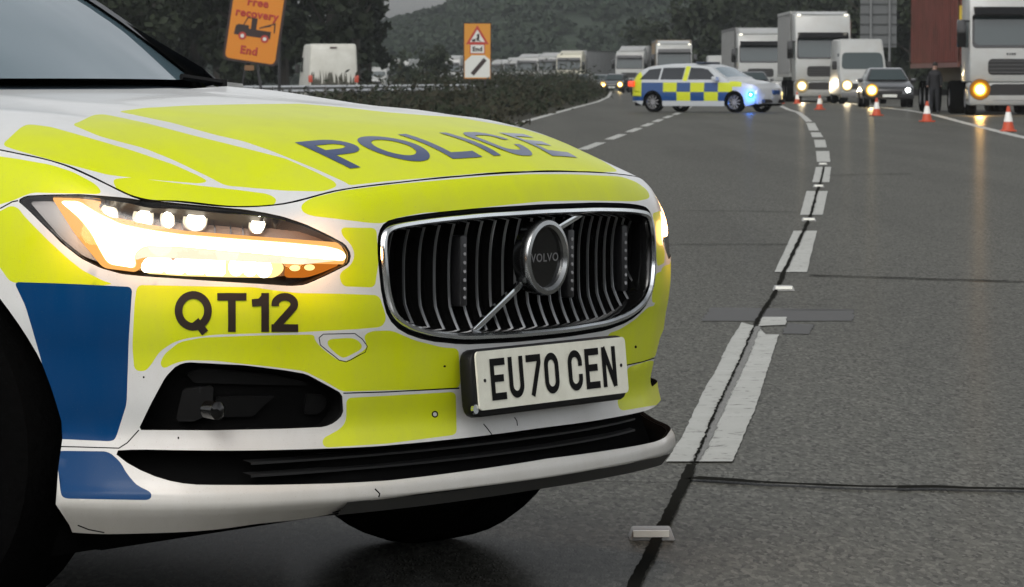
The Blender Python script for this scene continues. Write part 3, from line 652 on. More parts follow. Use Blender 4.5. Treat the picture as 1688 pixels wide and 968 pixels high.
wc = [Vector(ground(x, y)[:2]) for x, y in ((1146, 764), (1162, 735), (1189, 674), (1225, 598), (1249, 540))]
sheet('worn_paint_strip', band(dens0(wc, .05), .024, .35), .006, M_WORN)
sheet('joint_sealant', seal, .008, M_TAR)
sheet('slab_joints', band(dens0([Vector(ground(1700, 466)[:2]), Vector((15, 18.9))], .2), .06, .5)+joint((880, 797), (1140, 799), .010)+joint((1095, 404), (1300, 404), .045)+joint((1335, 455), (1720, 467), .06)+joint((1240, 503), (1375, 504), .015)+joint((1365, 290), (1500, 287), .05)+joint((1365, 236), (1600, 236), .07)+joint((1125, 348), (1320, 350), .03, .6)+joint((1290, 512), (1408, 513), .018)+joint((1100, 250), (1340, 249), .05), .006, M_CRACK)
sheet('road_patch', [ragged(gq((1155, 530), (1172, 508), (1408, 511), (1404, 530)), .08, .008), ragged(gq((1290, 551), (1298, 534), (1342, 536), (1335, 552)), .05, .006)], .0025, M_PATCH)
# ---- cat's-eye studs
M_STUD = mat('stud_body', (.30, .30, .29), .5); M_STUDR = mat('stud_reflector', (.92, .92, .84), .25)
def stud(x, y, label, first=None):
    p = ground(x, y)
    if first: o = copy_tree(first); o.location = p; o['label'] = label; return o
    t = empty('road_stud', p, 0, label, 'road stud', 'reflective studs along the broken white line')
    m = MB(); m.box(-.052, .052, 0, .10, .0, .024, taper=.82); m.build('stud_base', M_STUD, t, bevel=.004)
    m = MB(); m.box(-.042, .038, -.003, .006, .009, .0235); m.build('reflector', M_STUDR, t); return t
s0 = stud(1075, 892, 'white reflective road stud nearest the camera, on the black tar strip')
for x, y, l in ((1293, 480, 'white road stud between the worn patch and the next dash'), (1334, 365, 'white road stud just short of the third dash'), (1350, 309, 'white road stud in the gap after the third dash'), (1357, 272, 'small white road stud in the gap after the fourth dash')): stud(x, y, l, s0)

# ---- vegetation
M_LEAF = mat('dark_leaves', (.022, .030, .014), .7, spec=.2, noise=(.9, .9, (.010, .014, .008)))
M_LEAF2 = mat('olive_leaves', (.034, .032, .017), .75, spec=.2, noise=(1.3, .9, (.018, .017, .012)))
M_WOOD = mat('wooded_hill_canopy', (.034, .048, .030), .85, spec=.1, noise=(.05, .9, (.018, .024, .020)))
M_BARK = mat('bark', (.03, .026, .02), .9)
def cards(C_, size, aspect=.6, up=.3):
    """many small leaf-shaped faces at the points C_ (n,3)"""
    n = len(C_); a = np.random.normal(size=(n, 3)); a /= np.linalg.norm(a, axis=1)[:, None]; b = np.random.normal(size=(n, 3)); b[:, 2] += up
    b -= (a*b).sum(1)[:, None]*a; b /= np.linalg.norm(b, axis=1)[:, None]; s = (size*np.random.uniform(.5, 1.4, n))[:, None]
    V = np.stack([C_-a*s, C_-b*s*aspect, C_+a*s*.9, C_+b*s*aspect], 1).reshape(-1, 3); return V, np.arange(4*n).reshape(-1, 4)
def card_mesh(name, V, F, mt, parent=None):
    me = bpy.data.meshes.new(name); me.from_pydata(V.tolist(), [], F.tolist()); return link_mesh(name, me, mt, parent, smooth=False)
def crown_points(n, rx, rz, cz, nc=14):
    cs = np.random.normal(size=(nc, 3)); cs /= np.linalg.norm(cs, axis=1)[:, None]; cs *= np.random.uniform(.35, .85, nc)[:, None]; cs *= [rx, rx, rz]; r = np.random.uniform(.25, .5, nc)*rx
    k = np.random.randint(0, nc, n); d = np.random.normal(size=(n, 3)); d /= np.linalg.norm(d, axis=1)[:, None]; p = cs[k]+d*(r[k]*np.random.uniform(.35, 1.05, n)**.5)[:, None]*[1, 1, .8]; p[:, 2] += cz; return p
def tree(x, y, h, rx, label, mt=None, n=2200, group='trees behind the traffic', size=.30, trunk=True):
    t = empty('tree', (x, y, -.03), random.uniform(0, 6), label, 'tree', group)
    V, F = cards(crown_points(n, rx, h*.52, h*.49, 20), size); card_mesh('crown', V, F, mt or M_LEAF, t)
    m = MB(); m.tube([(0, 0, 0), (.1, 0, h*.3), (0, .1, h*.8)], [.03*h*.8, .02*h, .006*h], 7)
    for k in range(7):
        a = k*2.4; z = h*(.25+.07*k); m.tube([(0, 0, z), (math.cos(a)*rx*.4, math.sin(a)*rx*.4, z+h*.1), (math.cos(a)*rx*.75, math.sin(a)*rx*.75, z+h*.22)], [.010*h, .006*h, .002*h], 5)
    m.build('trunk', M_BARK, t); return t
V, F = word([('P', 0, .105), ('O', .115, .125), ('L', .265, .09), ('I', .392, .022), ('C', .44, .125), ('E', .612, .115)], .024, .13)
V, F = refine(V, F, .02)
ub = lambda a, b: np.c_[-.100-.30*(.43-a)**2-b, .43-a]
pq = ub(V[:, 0], V[:, 1]); X = loc(evb(pq[:, 0], pq[:, 1])+nvb(pq[:, 0], pq[:, 1])*.0012)
me = bpy.data.meshes.new('bonnet_lettering'); me.from_pydata(X.tolist(), [], [list(map(int, t)) for t in F]); link_mesh('bonnet_lettering', me, M_LETTERB, CAR, smooth=False)

# ---- windscreen, pillars, roof, side glass (real volumes behind the bonnet)
def L3(u, v, w_): return (u, -v, w_)
def quadgrid(fn, nu, nv_): 
    vs = [fn(i/nu, j/nv_) for i in range(nu+1) for j in range(nv_+1)]; n = nv_+1
    return vs, [(i*n+j, i*n+j+1, (i+1)*n+j+1, (i+1)*n+j) for i in range(nu) for j in range(nv_)]
m = MB(); m.add(*quadgrid(lambda s, t: L3(-1.25-.12*s-.17*(2*t-1)**2*(1-.2*s), .80*(2*t-1), 1.006+.012*s-.01*(2*t-1)**4), 4, 24)); m.build('cowl_panel', mat('cowl_grey', (.035, .05, .065), .35), CAR, fix=False)
wb = lambda t: (-1.30-.185*(2*t-1)**2, .755*(2*t-1), 1.028+.004*(1-(2*t-1)**2))
wt = lambda t: (-2.10-.07*(2*t-1)**2, .575*(2*t-1), 1.405+.035*(1-(2*t-1)**2))
def wsf(s, t):
    a, b = np.array(wb(t)), np.array(wt(t)); p = a+(b-a)*s; p = p+np.array([.10, 0, .16])*.20*math.sin(math.pi*s); return L3(*p)
m = MB(); m.add(*quadgrid(wsf, 14, 30)); m.build('windscreen', M_WIND, CAR, fix=False)
for sd in (1, -1):             # A pillar with black seal, running from the cowl corner up to the roof
    base = [wsf(s/14, 1 if sd > 0 else 0) for s in range(15)]
    m = MB()
    for i in range(14):
        a, b = Vector(base[i]), Vector(base[i+1]); o = Vector((-.02, -sd*.035, -.004)); k = Vector((.0, 0, .012))
        for P_, Q_, mi in ((Vector((.012, sd*.012, .006)), Vector((0, -sd*.018, .010)), 0), (Vector((0, -sd*.018, .010)), Vector((-.02, -sd*.05, .0)), 0), (Vector((-.02, -sd*.05, 0)), Vector((-.055, -sd*.062, -.02)), 0)):
            m.add([a+P_, b+P_, b+Q_, a+Q_], [(0, 1, 2, 3)], mi)
    m.build('windscreen_pillar', M_GLOSSBLK, CAR, fix=False, smooth=True)
    m = MB(); pts = [Vector(base[i])+Vector((-.045, -sd*.062, -.006)) for i in range(0, 15)]; m.tube(pts, .006, 6); m.build('pillar_trim', M_CHROME_D, CAR)
    m = MB()
    m.tube([L3(-1.385, sd*.74, 1.022), L3(-1.41, sd*.62, 1.036)], .008, 6); m.tube([L3(-1.385, sd*.74, 1.014), L3(-1.385, sd*.74, 1.030)], .010, 8)
    m.build('wiper', M_BLACK, CAR)
rf = lambda s, t: L3(-2.12-2.35*s+(-.05*(2*t-1)**2)*(1-s), (.575-.05*s)*(2*t-1)*1.02, 1.44-.02*s-.05*s*s+.035*(1-(2*t-1)**4)-.02)
m = MB(); m.add(*quadgrid(rf, 14, 20)); m.build('roof', M_WHITE, CAR, fix=False)
m = MB(); m.add(*quadgrid(lambda s, t: L3(-4.45-.30*s, (.53+.12*s)*(2*t-1), 1.37-.34*s), 8, 12)); m.build('rear_window', M_GLASS, CAR, fix=False)
for sd in (1, -1):
    m = MB(); tq = np.linspace(9.2, 15.5, 40); Xb = S(np.full(40, NR), tq); 
    def sg(s, t):
        i = min(int(t*39), 38); f = t*39-i; b = Xb[i]*(1-f)+Xb[i+1]*f
        ur = -1.5 if False else b[0]; zt = 1.42 if b[0] < -2.1 else (1.03+(1.42-1.03)*max(0, min(1, (-1.42-b[0])/.68)) if b[0] < -1.42 else b[2]+.001)
        if b[0] < -4.2: zt = 1.40-.6*(-4.2-b[0])
        yt = .59 if b[0] < -2.1 else .59+.19*max(0, min(1, (b[0]+2.1)/.68)); return L3(b[0], sd*(b[1]-.006+(yt-b[1]+.006)*s), b[2]+(max(zt, b[2])-b[2])*s)
    m.add(*quadgrid(sg, 6, 39)); m.build('side_glass', M_GLASS, CAR, fix=False)
    m = MB(); m.add(*quadgrid(lambda s, t: L3(-1.36+.0-.25*t, sd*(.80+.04*t-.02*s), .985+.02*t+.035*s), 2, 4)); m.build('wing_corner', M_WHITE, CAR, fix=False)
    m = MB(); m.box(-2.22, -2.04, -sd*1.02-.09, -sd*1.02+.09, 1.0, 1.14); mo = m.build('door_mirror', M_WHITE, CAR, bevel=.035, seg=3)
    m = MB(); m.tube([L3(-2.15, sd*.88, 1.0), L3(-2.13, sd*.95, 1.03)], .02); m.build('mirror_stalk', M_BLACK, mo)
# underside, arches and wheels
m = MB(); m.box(-4.75, -.62, -.60, .60, .135, .26); m.box(-3.38, -1.30, -.86, .86, .145, .26); fr_ = [(PN[i, 0]-.10, -PN[i, 1]*.84) for i in range(0, 9)]; fr_ = [(a, -b) for a, b in fr_[::-1]]+fr_[1:]; m.prism(fr_, lambda a, b, t: (a, b, t), .222, .30); m.build('underbody', M_VOID, CAR, fix=False)
for cx in (-.87, -3.81):
    for sd in (1, -1):
        m = MB(); a = [(cx+.405*math.cos(t), .352+.405*math.sin(t)) for t in np.linspace(-.5, math.pi+.5, 24)]
        m.add([L3(x, sd*y, z) for x, z in a for y in (.52, .87)], [(2*i, 2*i+1, 2*i+3, 2*i+2) for i in range(23)]); m.add([L3(x, sd*.52, z) for x, z in a], [list(range(24))]); m.build('wheel_arch_liner', M_VOID, CAR, fix=False)
        wl = bpy.data.objects.new('wheel', None); COL.objects.link(wl); wl.parent = CAR; wl.location = L3(cx, sd*.80, .345)
        m = MB(); m.lathe([(.235, -.11), (.30, -.118), (.335, -.105), (.345, -.07), (.346, 0), (.345, .07), (.335, .105), (.30, .118), (.235, .11)], axis=(0, 1, 0), n=48)
        m.build('tyre', M_RUBBER, wl)
        m = MB(); m.lathe([(.235, -.10), (.225, -.08), (.225, .08), (.235, .10)], axis=(0, 1, 0), n=40); m.cyl((0, -sd*.02, 0), (0, -sd, 0), .06, .06, 20)
        for k in range(5):
            Mx = Matrix.Rotation(2*math.pi*k/5, 4, 'Y'); m.box(-.028, .028, -sd*.075-.015, -sd*.075+.015, .04, .228, M=Mx)
        m.build('rim', M_ALLOY, wl)
        m = MB(); m.cyl((0, -.03, 0), (0, 1, 0), .16, .02, 30); m.build('brake_disc', M_CHROME_D, wl)

# ---- grille: chrome surround, black cavity, slats, light strips, emblem
GRL = empty('grille', (0, 0, 0)); GRL.parent = CAR
def su(v, w_):
    h = G_SH[0].ray_cast(Vector((1.5, -v, w_)), Vector((-1, 0, 0)))[0]; return h.x
go = [np.array(p) for p in dens(chaikin(sym(GH), 2, .02), .02)]
gu = np.array([su(*p) for p in go]); G2 = np.array(go); tt = np.roll(G2, -1, 0)-np.roll(G2, 1, 0); nn = np.c_[-tt[:, 1], tt[:, 0]]; nn /= np.linalg.norm(nn, axis=1)[:, None]
if ((G2+nn*.01-[0, .66])**2).sum() > ((G2-nn*.01-[0, .66])**2).sum(): nn = -nn     # inward
def ring(prof, name, mt):     # prof: (inward offset, forward offset)
    m = MB(); n = len(G2); k = len(prof); vs = []
    for i in range(n):
        for a, b in prof: p = G2[i]+nn[i]*a; vs.append((gu[i]+b, -p[0], p[1]))
    m.add(vs, [(i*k+j, i*k+j+1, ((i+1) % n)*k+j+1, ((i+1) % n)*k+j) for i in range(n) for j in range(k-1)]); return m.build(name, mt, GRL, fix=True)
ring([(.0, -.03), (.0015, -.004), (.007, -.006), (.008, -.03)], 'surround_gap', M_SEAM)
ring([(.008, -.03), (.008, .004), (.0105, .009), (.0165, .010), (.0205, .005), (.0215, -.045)], 'chrome_surround', M_CHROME)
ring([(.0215, .0), (.026, -.010), (.030, -.05)], 'inner_surround', M_GLOSSBLK)
gi = G2+nn*.02
Vg, Fg = cdt([gi.tolist()], [(a, b) for a in np.arange(-.46, .47, .04) for b in np.arange(.54, .78, .04)]); Fg = Fg[inpoly(Vg[Fg].mean(1), gi)]
gpl = lambda v: -.03-.27*v*v      # plan of the slat face
put_flat('cavity', Vg, Fg, lambda v, w_: (gpl(v)-.055, -v, w_), M_VOID, GRL)
def span(v):                    # vertical extent of the opening at v
    zs = []
    for i in range(len(gi)):
        a, b = gi[i], gi[(i+1) % len(gi)]
        if (a[0]-v)*(b[0]-v) < 0: zs.append(a[1]+(b[1]-a[1])*(v-a[0])/(b[0]-a[0]))
    return min(zs)+.006, max(zs)-.006
def slat_u(f): return .013*abs(2*f-1)**3.0+(.010 if f < .22 else 0)*(.22-f)/.22
M_SLATE = mat('slat_edge_grey', (.22, .225, .23), .3, 1)
for k in range(23):
    v = -.44+.04*k; z0, z1 = span(v); mm_ = MB(); n = 14
    vs = []
    for i in range(n+1):
        f = i/n; z = z0+(z1-z0)*f; u = gpl(v)-.018+slat_u(f); vs += [(u-.030, -v-.004, z), (u, -v-.0012, z), (u, -v+.0012, z), (u-.030, -v+.004, z)]
    mm_.add(vs, [(i*4+j, i*4+j+1, (i+1)*4+j+1, (i+1)*4+j) for i in range(n) for j in range(3)])
    mm_.add([vs[0], vs[1], vs[2], vs[3]], [(0, 1, 2, 3)]); mm_.add(vs[-4:], [(0, 1, 2, 3)])
    o = mm_.build('slat', M_GLOSSBLK, GRL, fix=False)
    e = MB(); ev_ = []
    for i in range(n+1):
        f = i/n; z = z0+(z1-z0)*f; u = gpl(v)-.018+slat_u(f)+.0012; ev_ += [(u-.004, -v-.0024, z), (u, -v-.0010, z), (u, -v+.0010, z), (u-.004, -v+.0024, z)]
    e.add(ev_, [(i*4+j, i*4+j+1, (i+1)*4+j+1, (i+1)*4+j) for i in range(n) for j in range(3)]); e.build('slat_edge', M_SLATE, o, fix=False)
M_DIODE = mat('diode_lens', (.35, .35, .36), .2, spec=.8)
for v in (.425, .215, -.145, -.40):
    m = MB(); u = gpl(v); m.box(u-.03, u-.004, -v-.011, -v+.011, .60, .735); o = m.build('light_strip', mat('strip_body', (.01, .01, .011), .4), GRL, bevel=.004)
    m = MB()
    for k in range(7): m.cyl((u-.005, -v, .617+.0165*k), (1, 0, 0), .0035, .003, 8)
    m.build('diode', M_DIODE, o)
# emblem: ring, dark disc, arrow bar, word
ec = (gpl(0)+.026, 0, .686)
EM = bpy.data.objects.new('emblem', None); COL.objects.link(EM); EM.parent = GRL; EM.location = ec
m = MB(); m.lathe([(.0735, -.012), (.0745, 0), (.072, .006), (.064, .008), (.0585, .002), (.0575, -.006)], axis=(1, 0, 0), n=56); m.lathe([(.0745, -.004), (.070, -.03)], axis=(1, 0, 0), n=40); m.build('emblem_ring', M_CHROME_D, EM)
m = MB(); m.cyl((-.012, 0, 0), (1, 0, 0), .0585, .008, 48); m.build('emblem_disc', M_GLOSSBLK, EM)
V, F = text_geom('VOLVO', .0225, .0004, 1.12); cx, cy = (V[:, 0].min()+V[:, 0].max())/2, (V[:, 1].min()+V[:, 1].max())/2
put_flat('emblem_word', V, F, lambda a, b: (-.0030, (a-cx)*1.18, b-cy), mat('word_grey', (.18, .18, .18), .4, .4), EM)
def bar(a, b, name):
    a, b = Vector(a), Vector(b); d = (b-a).normalized(); s = Vector((1, 0, 0)).cross(d).normalized()*.0065; f = Vector((.006, 0, 0)); m = MB()
    m.add([a-s-f, a+s-f, b+s-f, b-s-f, a-s+f, a+s+f, b+s+f, b-s+f], [(0, 1, 2, 3), (4, 5, 6, 7), (0, 1, 5, 4), (1, 2, 6, 5), (2, 3, 7, 6), (3, 0, 4, 7)]); return m.build(name, M_CHROME, GRL, bevel=.002)
bar((gpl(.065)+.004, -.055, .637), (gpl(.19)-.0, -.200, .552), 'diagonal_bar')
bar((gpl(.06)+.004, .050, .733), (gpl(.17)+.0, .185, .770), 'diagonal_bar')

# ---- number plate on its black plinth
PL_ = bpy.data.objects.new('number_plate', None); COL.objects.link(PL_); PL_.parent = CAR; PL_.location = (.012, 0, .463); PL_.rotation_euler = (0, R(-5.5), 0)
m = MB(); m.prism([(a, b) for a, b in chaikin([(-.26, -.0555), (.26, -.0555), (.26, .0555), (-.26, .0555)], 2, .006)], lambda a, b, t: (t, a, b), .0, .004); m.build('plate', M_PLATE, PL_, ang=40)
m = MB(); m.prism([(a, b) for a, b in chaikin([(-.272, -.068), (.262, -.068), (.268, .035), (.262, .0600), (-.267, .0600), (-.272, .01)], 2, .015)], lambda a, b, t: (t, a, b), -.030, -.001); m.build('plinth', M_BLACK, PL_, bevel=.004, ang=50)
ch = []; x = -.219
for c_ in 'EU70 CEN':
    if c_ == ' ': x += .022; continue
    ch.append((c_, x, .050)); x += .061
V, F = word(ch, .0135, .079)
put_flat('plate_characters', V, F, lambda a, b: (.0052, a, b-.0395), mat('plate_black', (.003, .003, .003), .6, spec=.1), PL_)
for a in (-.238, .238):
    m = MB(); m.cyl((.004, a, 0), (1, 0, 0), .0035, .0015, 10); m.build('plate_screw', M_BLACK, PL_)
m = MB(); m.cyl((-.006, -.268, -.052), (1, 0, 0), .009, .006, 14); m.build('plinth_bolt', M_CHROME, PL_)

# ---- headlamps
E_CORE = emit('lamp_white', (1, .90, .70), 9); E_AMB = emit('lamp_amber', (1, .46, .12), 1.15); E_YEL = emit('lamp_yellow', (1, .76, .28), 1.7)
E_SEAM = emit('lamp_seam', (.62, .55, .30), 1); E_DIM = emit('lamp_orange', (.72, .20, .02), .8); E_PRJ = emit('lamp_cream', (1, .86, .62), 1.15)
M_HOUS = mat('lamp_housing', (.34, .25, .20), .35, .2); M_BEZ = mat('lamp_bezel', (.02, .015, .012), .35)
def to_px(X):
    W = CARM @ Vector(X); z = W.z-CAMH; d = W.y*math.cos(TH)-z*math.sin(TH); return np.array([844+FPX*W.x/d, 484-FPX*(W.y*math.sin(TH)+z*math.cos(TH))/d])
def trace_deep(px, off):          # outline of something that sits `off` below the skin
    P_ = np.array(px, float); Q_ = P_.copy()
    for _ in range(3):
        pq = np.array(trace(G_SH, Q_)); X = loc(S(pq[:, 0], pq[:, 1])-SN(pq[:, 0], pq[:, 1])*off); er = P_-np.array([to_px(x) for x in X]); Q_ = Q_+np.clip(er, -25, 25)*.8
    return [tuple(a) for a in trace(G_SH, Q_)]
def lampset(side_):
    sg = 1 if side_ > 0 else -1; tl = lambda P_: [(a, sg*b) for a, b in P_]; lb_ = 14 if sg > 0 else 15
    H_ = bpy.data.objects.new('headlight', None); COL.objects.link(H_); H_.parent = CAR; tag(H_, None)
    fl = F_[lab == lb_]
    surf_mesh('lens', V_, fl, S, SN, [M_LENS], [0]*len(fl), H_, off=-.002)
    surf_mesh('housing', V_, fl, S, SN, [M_BEZ], [0]*len(fl), H_, off=-.052, skirt=-.041)
    def plate(name, px, off, mt, th=.006, it=2, cut=5):
        P_ = tl(trace_deep(dens(chaikin(px, it, cut), 10), off)); q0, q1 = min(p[1] for p in P_), max(p[1] for p in P_)
        V, F = cdt([P_], [(a, b) for a in np.arange(9, NR, .25) for b in np.arange(q0, q1, .3)]); F = F[inpoly(V[F].mean(1), np.array(P_))]
        return surf_mesh(name, V, F, S, SN, [mt], [0]*len(F), H_, off=-off, skirt=th)
    plate('reflector_tray', [(60, 327), (135, 324), (195, 329), (285, 338), (430, 354), (505, 374), (566, 402), (574, 424), (520, 452), (420, 458), (236, 447), (175, 436), (120, 405)], .040, M_HOUS)
    plate('side_reflector', [(48, 332), (92, 332), (150, 400), (172, 436), (135, 421), (100, 392)], .020, mat('reflector_grey', (.45, .42, .40), .3, .3))
    plate('amber_glow_rim', [(84, 324), (170, 327), (160, 340), (178, 356), (300, 380), (440, 391), (560, 400), (578, 419), (572, 436), (500, 434), (300, 424), (240, 424), (226, 449), (170, 442), (122, 384)], .018, E_AMB)  # amber halo of the daytime light, painted as an emitting plate
    drl = [(97, 331), (131, 331), (147, 342), (164, 352), (200, 369), (245, 378), (300, 386), (400, 394), (480, 400), (540, 406), (564, 412), (572, 422), (567, 431), (553, 430), (500, 426), (400, 417), (300, 408), (238, 406), (222, 418), (224, 443), (178, 436), (165, 415), (150, 385), (130, 360)]
    plate('daytime_light', drl, .012, E_YEL)
    plate('light_core', grow(drl, -1.6), .010, E_CORE)
    plate('light_seam', strip([(140, 370), (200, 389), (300, 397), (400, 405), (500, 413), (548, 418)], 1.6), .007, E_SEAM, th=.001, it=0)
    plate('mid_glow', [(215, 404), (300, 406), (400, 414), (500, 423), (556, 430), (500, 436), (380, 430), (236, 424), (222, 430)], .0155, E_PRJ)
    plate('lower_glow', [(228, 414), (300, 417), (375, 422), (462, 430), (470, 444), (455, 458), (372, 457), (300, 455), (240, 451), (226, 436)], .024, E_YEL, it=2)
    for x0, x1, y0, y1 in ((233, 270, 416, 450), (270, 304, 417, 452), (304, 339, 419, 453), (337, 371, 422, 455)):
        plate('lower_beam', [(x0, y0), (x1, y0+2), (x1, y1), (x0+1, y1-1)], .020, E_CORE, it=1, cut=4)
    for px in (285, 373): plate('beam_brow', [(px-8, 423), (px+8, 424), (px, 430)], .017, E_DIM, th=.001, it=0)
    for c in ((390, 440), (413, 441), (436, 443)): plate('reflector_cell', ell(c, 12.5, 15), .020, E_CORE, it=0)
    for c, a, b in (((180, 350), 15, 15), ((236, 357), 17, 18), ((276, 358), 12, 16), ((322, 360), 20, 19), ((424, 366), 14, 17)): plate('projector_ring', ell(c, a+2.5, b+2.5, 24), .030, M_LAMPCHROME, it=0); plate('projector', ell(c, a, b, 20), .026, E_PRJ, it=0); plate('projector_core', ell((c[0]+1, c[1]+3), a*.80, b*.78, 20), .022, E_CORE, it=0)
    for px in ((206, 334, 372), (298, 342, 378), (352, 347, 384), (378, 350, 386), (398, 352, 388)): plate('fin', strip([(px[0], px[1]), (px[0]+3, px[2])], 2.2), .030, M_LAMPCHROME, th=.004, it=0)
    plate('indicator_lens', [(474, 432), (540, 433), (562, 436), (530, 450), (505, 458), (470, 458)], .028, E_DIM)
    for c in ((487, 442), (511, 441)): plate('indicator_bulb', ell(c, 8, 5), .024, E_YEL, it=0)
    for x, y, e in ((140, 380, .5), (260, 400, .8), (380, 412, .8), (500, 420, .6)):          # added lights before the lens, tinting the panels around it like bloom
        b_ = trace(G_SH, [(x, y)])[0]; pt = S([b_[0]], [sg*b_[1]])+SN([b_[0]], [sg*b_[1]])*.035; l = bpy.data.lights.new('lamp_bloom_light', 'POINT'); l.energy = e; l.color = (1, .50, .18); l.shadow_soft_size = .03
        lo = bpy.data.objects.new('lamp_bloom_light', l); COL.objects.link(lo); lo.parent = H_; lo.location = loc(pt)[0]
    return H_
lampset(1); lampset(-1)

# ---- lower details
for k in (12, 13):
    sg = 1 if k == 12 else -1
    if sg < 0: continue
    m = MB(); c = L3(-.20, sg*.775, .435); m.cyl((c[0]-.02, c[1], c[2]), (1, -.25*sg, 0), .017, .03, 20); m.lathe([(.016, .03), (.010, .034), (.0, .035)], c=(c[0]-.02, c[1], c[2]), axis=(1, -.25*sg, 0), n=16); m.build('parking_sensor', M_GLOSSBLK, OPEN[k])
def recess(px, off, mt, th=.006):
    P_ = [tuple(a) for a in trace(G_SH, dens(chaikin(px, 1, 4), 10))]; V, F = cdt([P_], [(a, b) for a in np.arange(3, 10, .25) for b in np.arange(2, 9, .3)]); F = F[inpoly(V[F].mean(1), np.array(P_))]
    return surf_mesh('recess_moulding', V, F, S, SN, [mt], [0]*len(F), OPEN[12], off=-off, skirt=th)
M_MOULD = mat('moulded_plastic', (.006, .006, .006), .5, spec=.1); M_MOULD2 = mat('moulded_plastic_light', (.009, .009, .009), .5, spec=.15)
recess([(305, 622), (330, 612), (470, 624), (520, 636), (520, 641), (320, 637)], .036, M_MOULD); recess([(300, 646), (355, 641), (352, 690), (318, 700), (288, 700)], .030, M_MOULD2, .01); recess([(360, 662), (470, 660), (430, 694), (360, 696)], .038, M_MOULD); recess([(520, 655), (552, 660), (554, 678), (540, 690), (515, 690)], .036, M_MOULD)
m = MB()
for zz in (.312, .335):
    pts = [L3(su(0, .32)-.035-(.30*abs(v)**2.2), v, zz) for v in np.linspace(-.48, .70, 30)]
    for a, b in zip(pts[:-1], pts[1:]):
        a, b = Vector(a), Vector(b); m.add([a, b, b+Vector((-.02, 0, .004)), a+Vector((-.02, 0, .004)), a-Vector((0, 0, .004)), b-Vector((0, 0, .004))], [(0, 1, 2, 3), (0, 1, 5, 4)])
m.build('intake_bar', mat('intake_bar_grey', (.006, .006, .006), .6), OPEN[11], fix=False)
m = MB()      # dark air dam beneath the lip
for r0, z0, r1, z1 in ((-.012, .257, -.035, .232), (-.035, .232, -.12, .222)):
    vs = [(r0-.25*abs(v)**2.6, -v, z0) for v in np.linspace(-.56, .56, 30)]+[(r1-.25*abs(v)**2.6, -v, z1) for v in np.linspace(-.56, .56, 30)]
    m.add(vs, [(i, i+1, i+31, i+30) for i in range(29)])
m.build('air_dam', mat('dam_plastic', (.035, .035, .033), .6), CAR, fix=False)
# left belt of trees
i = 0
LT = 'dark leafy tree in the dense belt behind the orange sign and bonnet'
for px, D, h, rx in ((-30, 215, 12, 4.2), (60, 200, 11, 4), (150, 210, 12, 4), (235, 196, 11, 3.8), (320, 212, 12.5, 4), (400, 200, 11.5, 3.8), (470, 214, 12, 3.6), (20, 240, 13, 4.5), (190, 245, 13, 4.6), (360, 242, 13, 4.6)):
    p = at(px, D); tree(p.x, p.y, h, rx, LT, n=3600, size=.27)
p = at(545, 206); tree(p.x, p.y, 11, 3.1, 'dark leafy tree directly behind the dirty white van', n=2300, size=.30)
p = at(607, 226); tree(p.x, p.y, 8.6, 1.5, 'slender tree at the right end of the belt, edged by grey sky', n=900, size=.26)
p = at(590, 222); tree(p.x, p.y, 10.5, 2.2, 'tree whose ragged top leans into the gap of grey sky', n=1500, size=.28)
RT = 'dark tree in the mass behind the queueing lorries'
for px, D, h, rx in ((1175, 330, 9.5, 4.5), (1245, 345, 11, 5), (1320, 330, 11.5, 5), (1400, 350, 13, 5.2), (1475, 300, 12, 4.8), (1545, 320, 13, 5), (1620, 300, 13, 5), (1690, 310, 13, 5), (1440, 260, 8.2, 3.0), (1120, 390, 9, 5), (1500, 250, 8.5, 3)):
    p = at(px, D); tree(p.x, p.y, h, rx, RT, n=2800, size=.34, group='trees behind the lorries')
for px, D, h in ((716, 300, 4.6), (668, 330, 3.4)):
    p = at(px, D); tree(p.x, p.y, h, 1.6, 'small round tree between distant lorries' if px > 700 else 'low bushy tree beside the distant pale coach', n=700, size=.22, group='small trees on the reservation')
# hill with woods
def hill_h(x, y):
    t = max(0, min(1, (y-520)/420)); t = t*t*(3-2*t); X = x/ y*FPX+844
    top = np.interp(X, [-200, 560, 650, 700, 745, 790, 900, 1100, 1400, 1700, 1900], [12, 10.5, 13.4, 15.2, 17.0, 20.5, 29, 38, 48, 58, 62])
    return top*t
xs = np.linspace(-330, 330, 90); ys = np.linspace(500, 1300, 60)
vs = [(x, y, hill_h(x, y)-.04) for y in ys for x in xs]; fs = [(j*90+i, j*90+i+1, (j+1)*90+i+1, (j+1)*90+i) for j in range(59) for i in range(89)]
me = bpy.data.meshes.new('hill'); me.from_pydata(vs, [], fs); tag(link_mesh('hill', me, M_WOOD), kind='structure')
ps = []
for k in range(2600):
    y = random.uniform(540, 960); x = random.uniform(-.16, .16)*y*1.05; ps.append((x, y, hill_h(x, y)))
ps = np.array(ps); C_ = []
for x, y, z in ps:
    r = random.uniform(1.6, 2.9); p = np.random.normal(size=(80, 3)); p /= np.linalg.norm(p, axis=1)[:, None]; p[:, 2] = np.abs(p[:, 2])*.8; C_.append(p*r*np.random.uniform(.7, 1.05, (80, 1))+[x, y, z+random.uniform(.2, .8)])
V, F = cards(np.concatenate(C_), .62, .8); tag(card_mesh('hillside_wood', V, F, M_WOOD), kind='stuff')
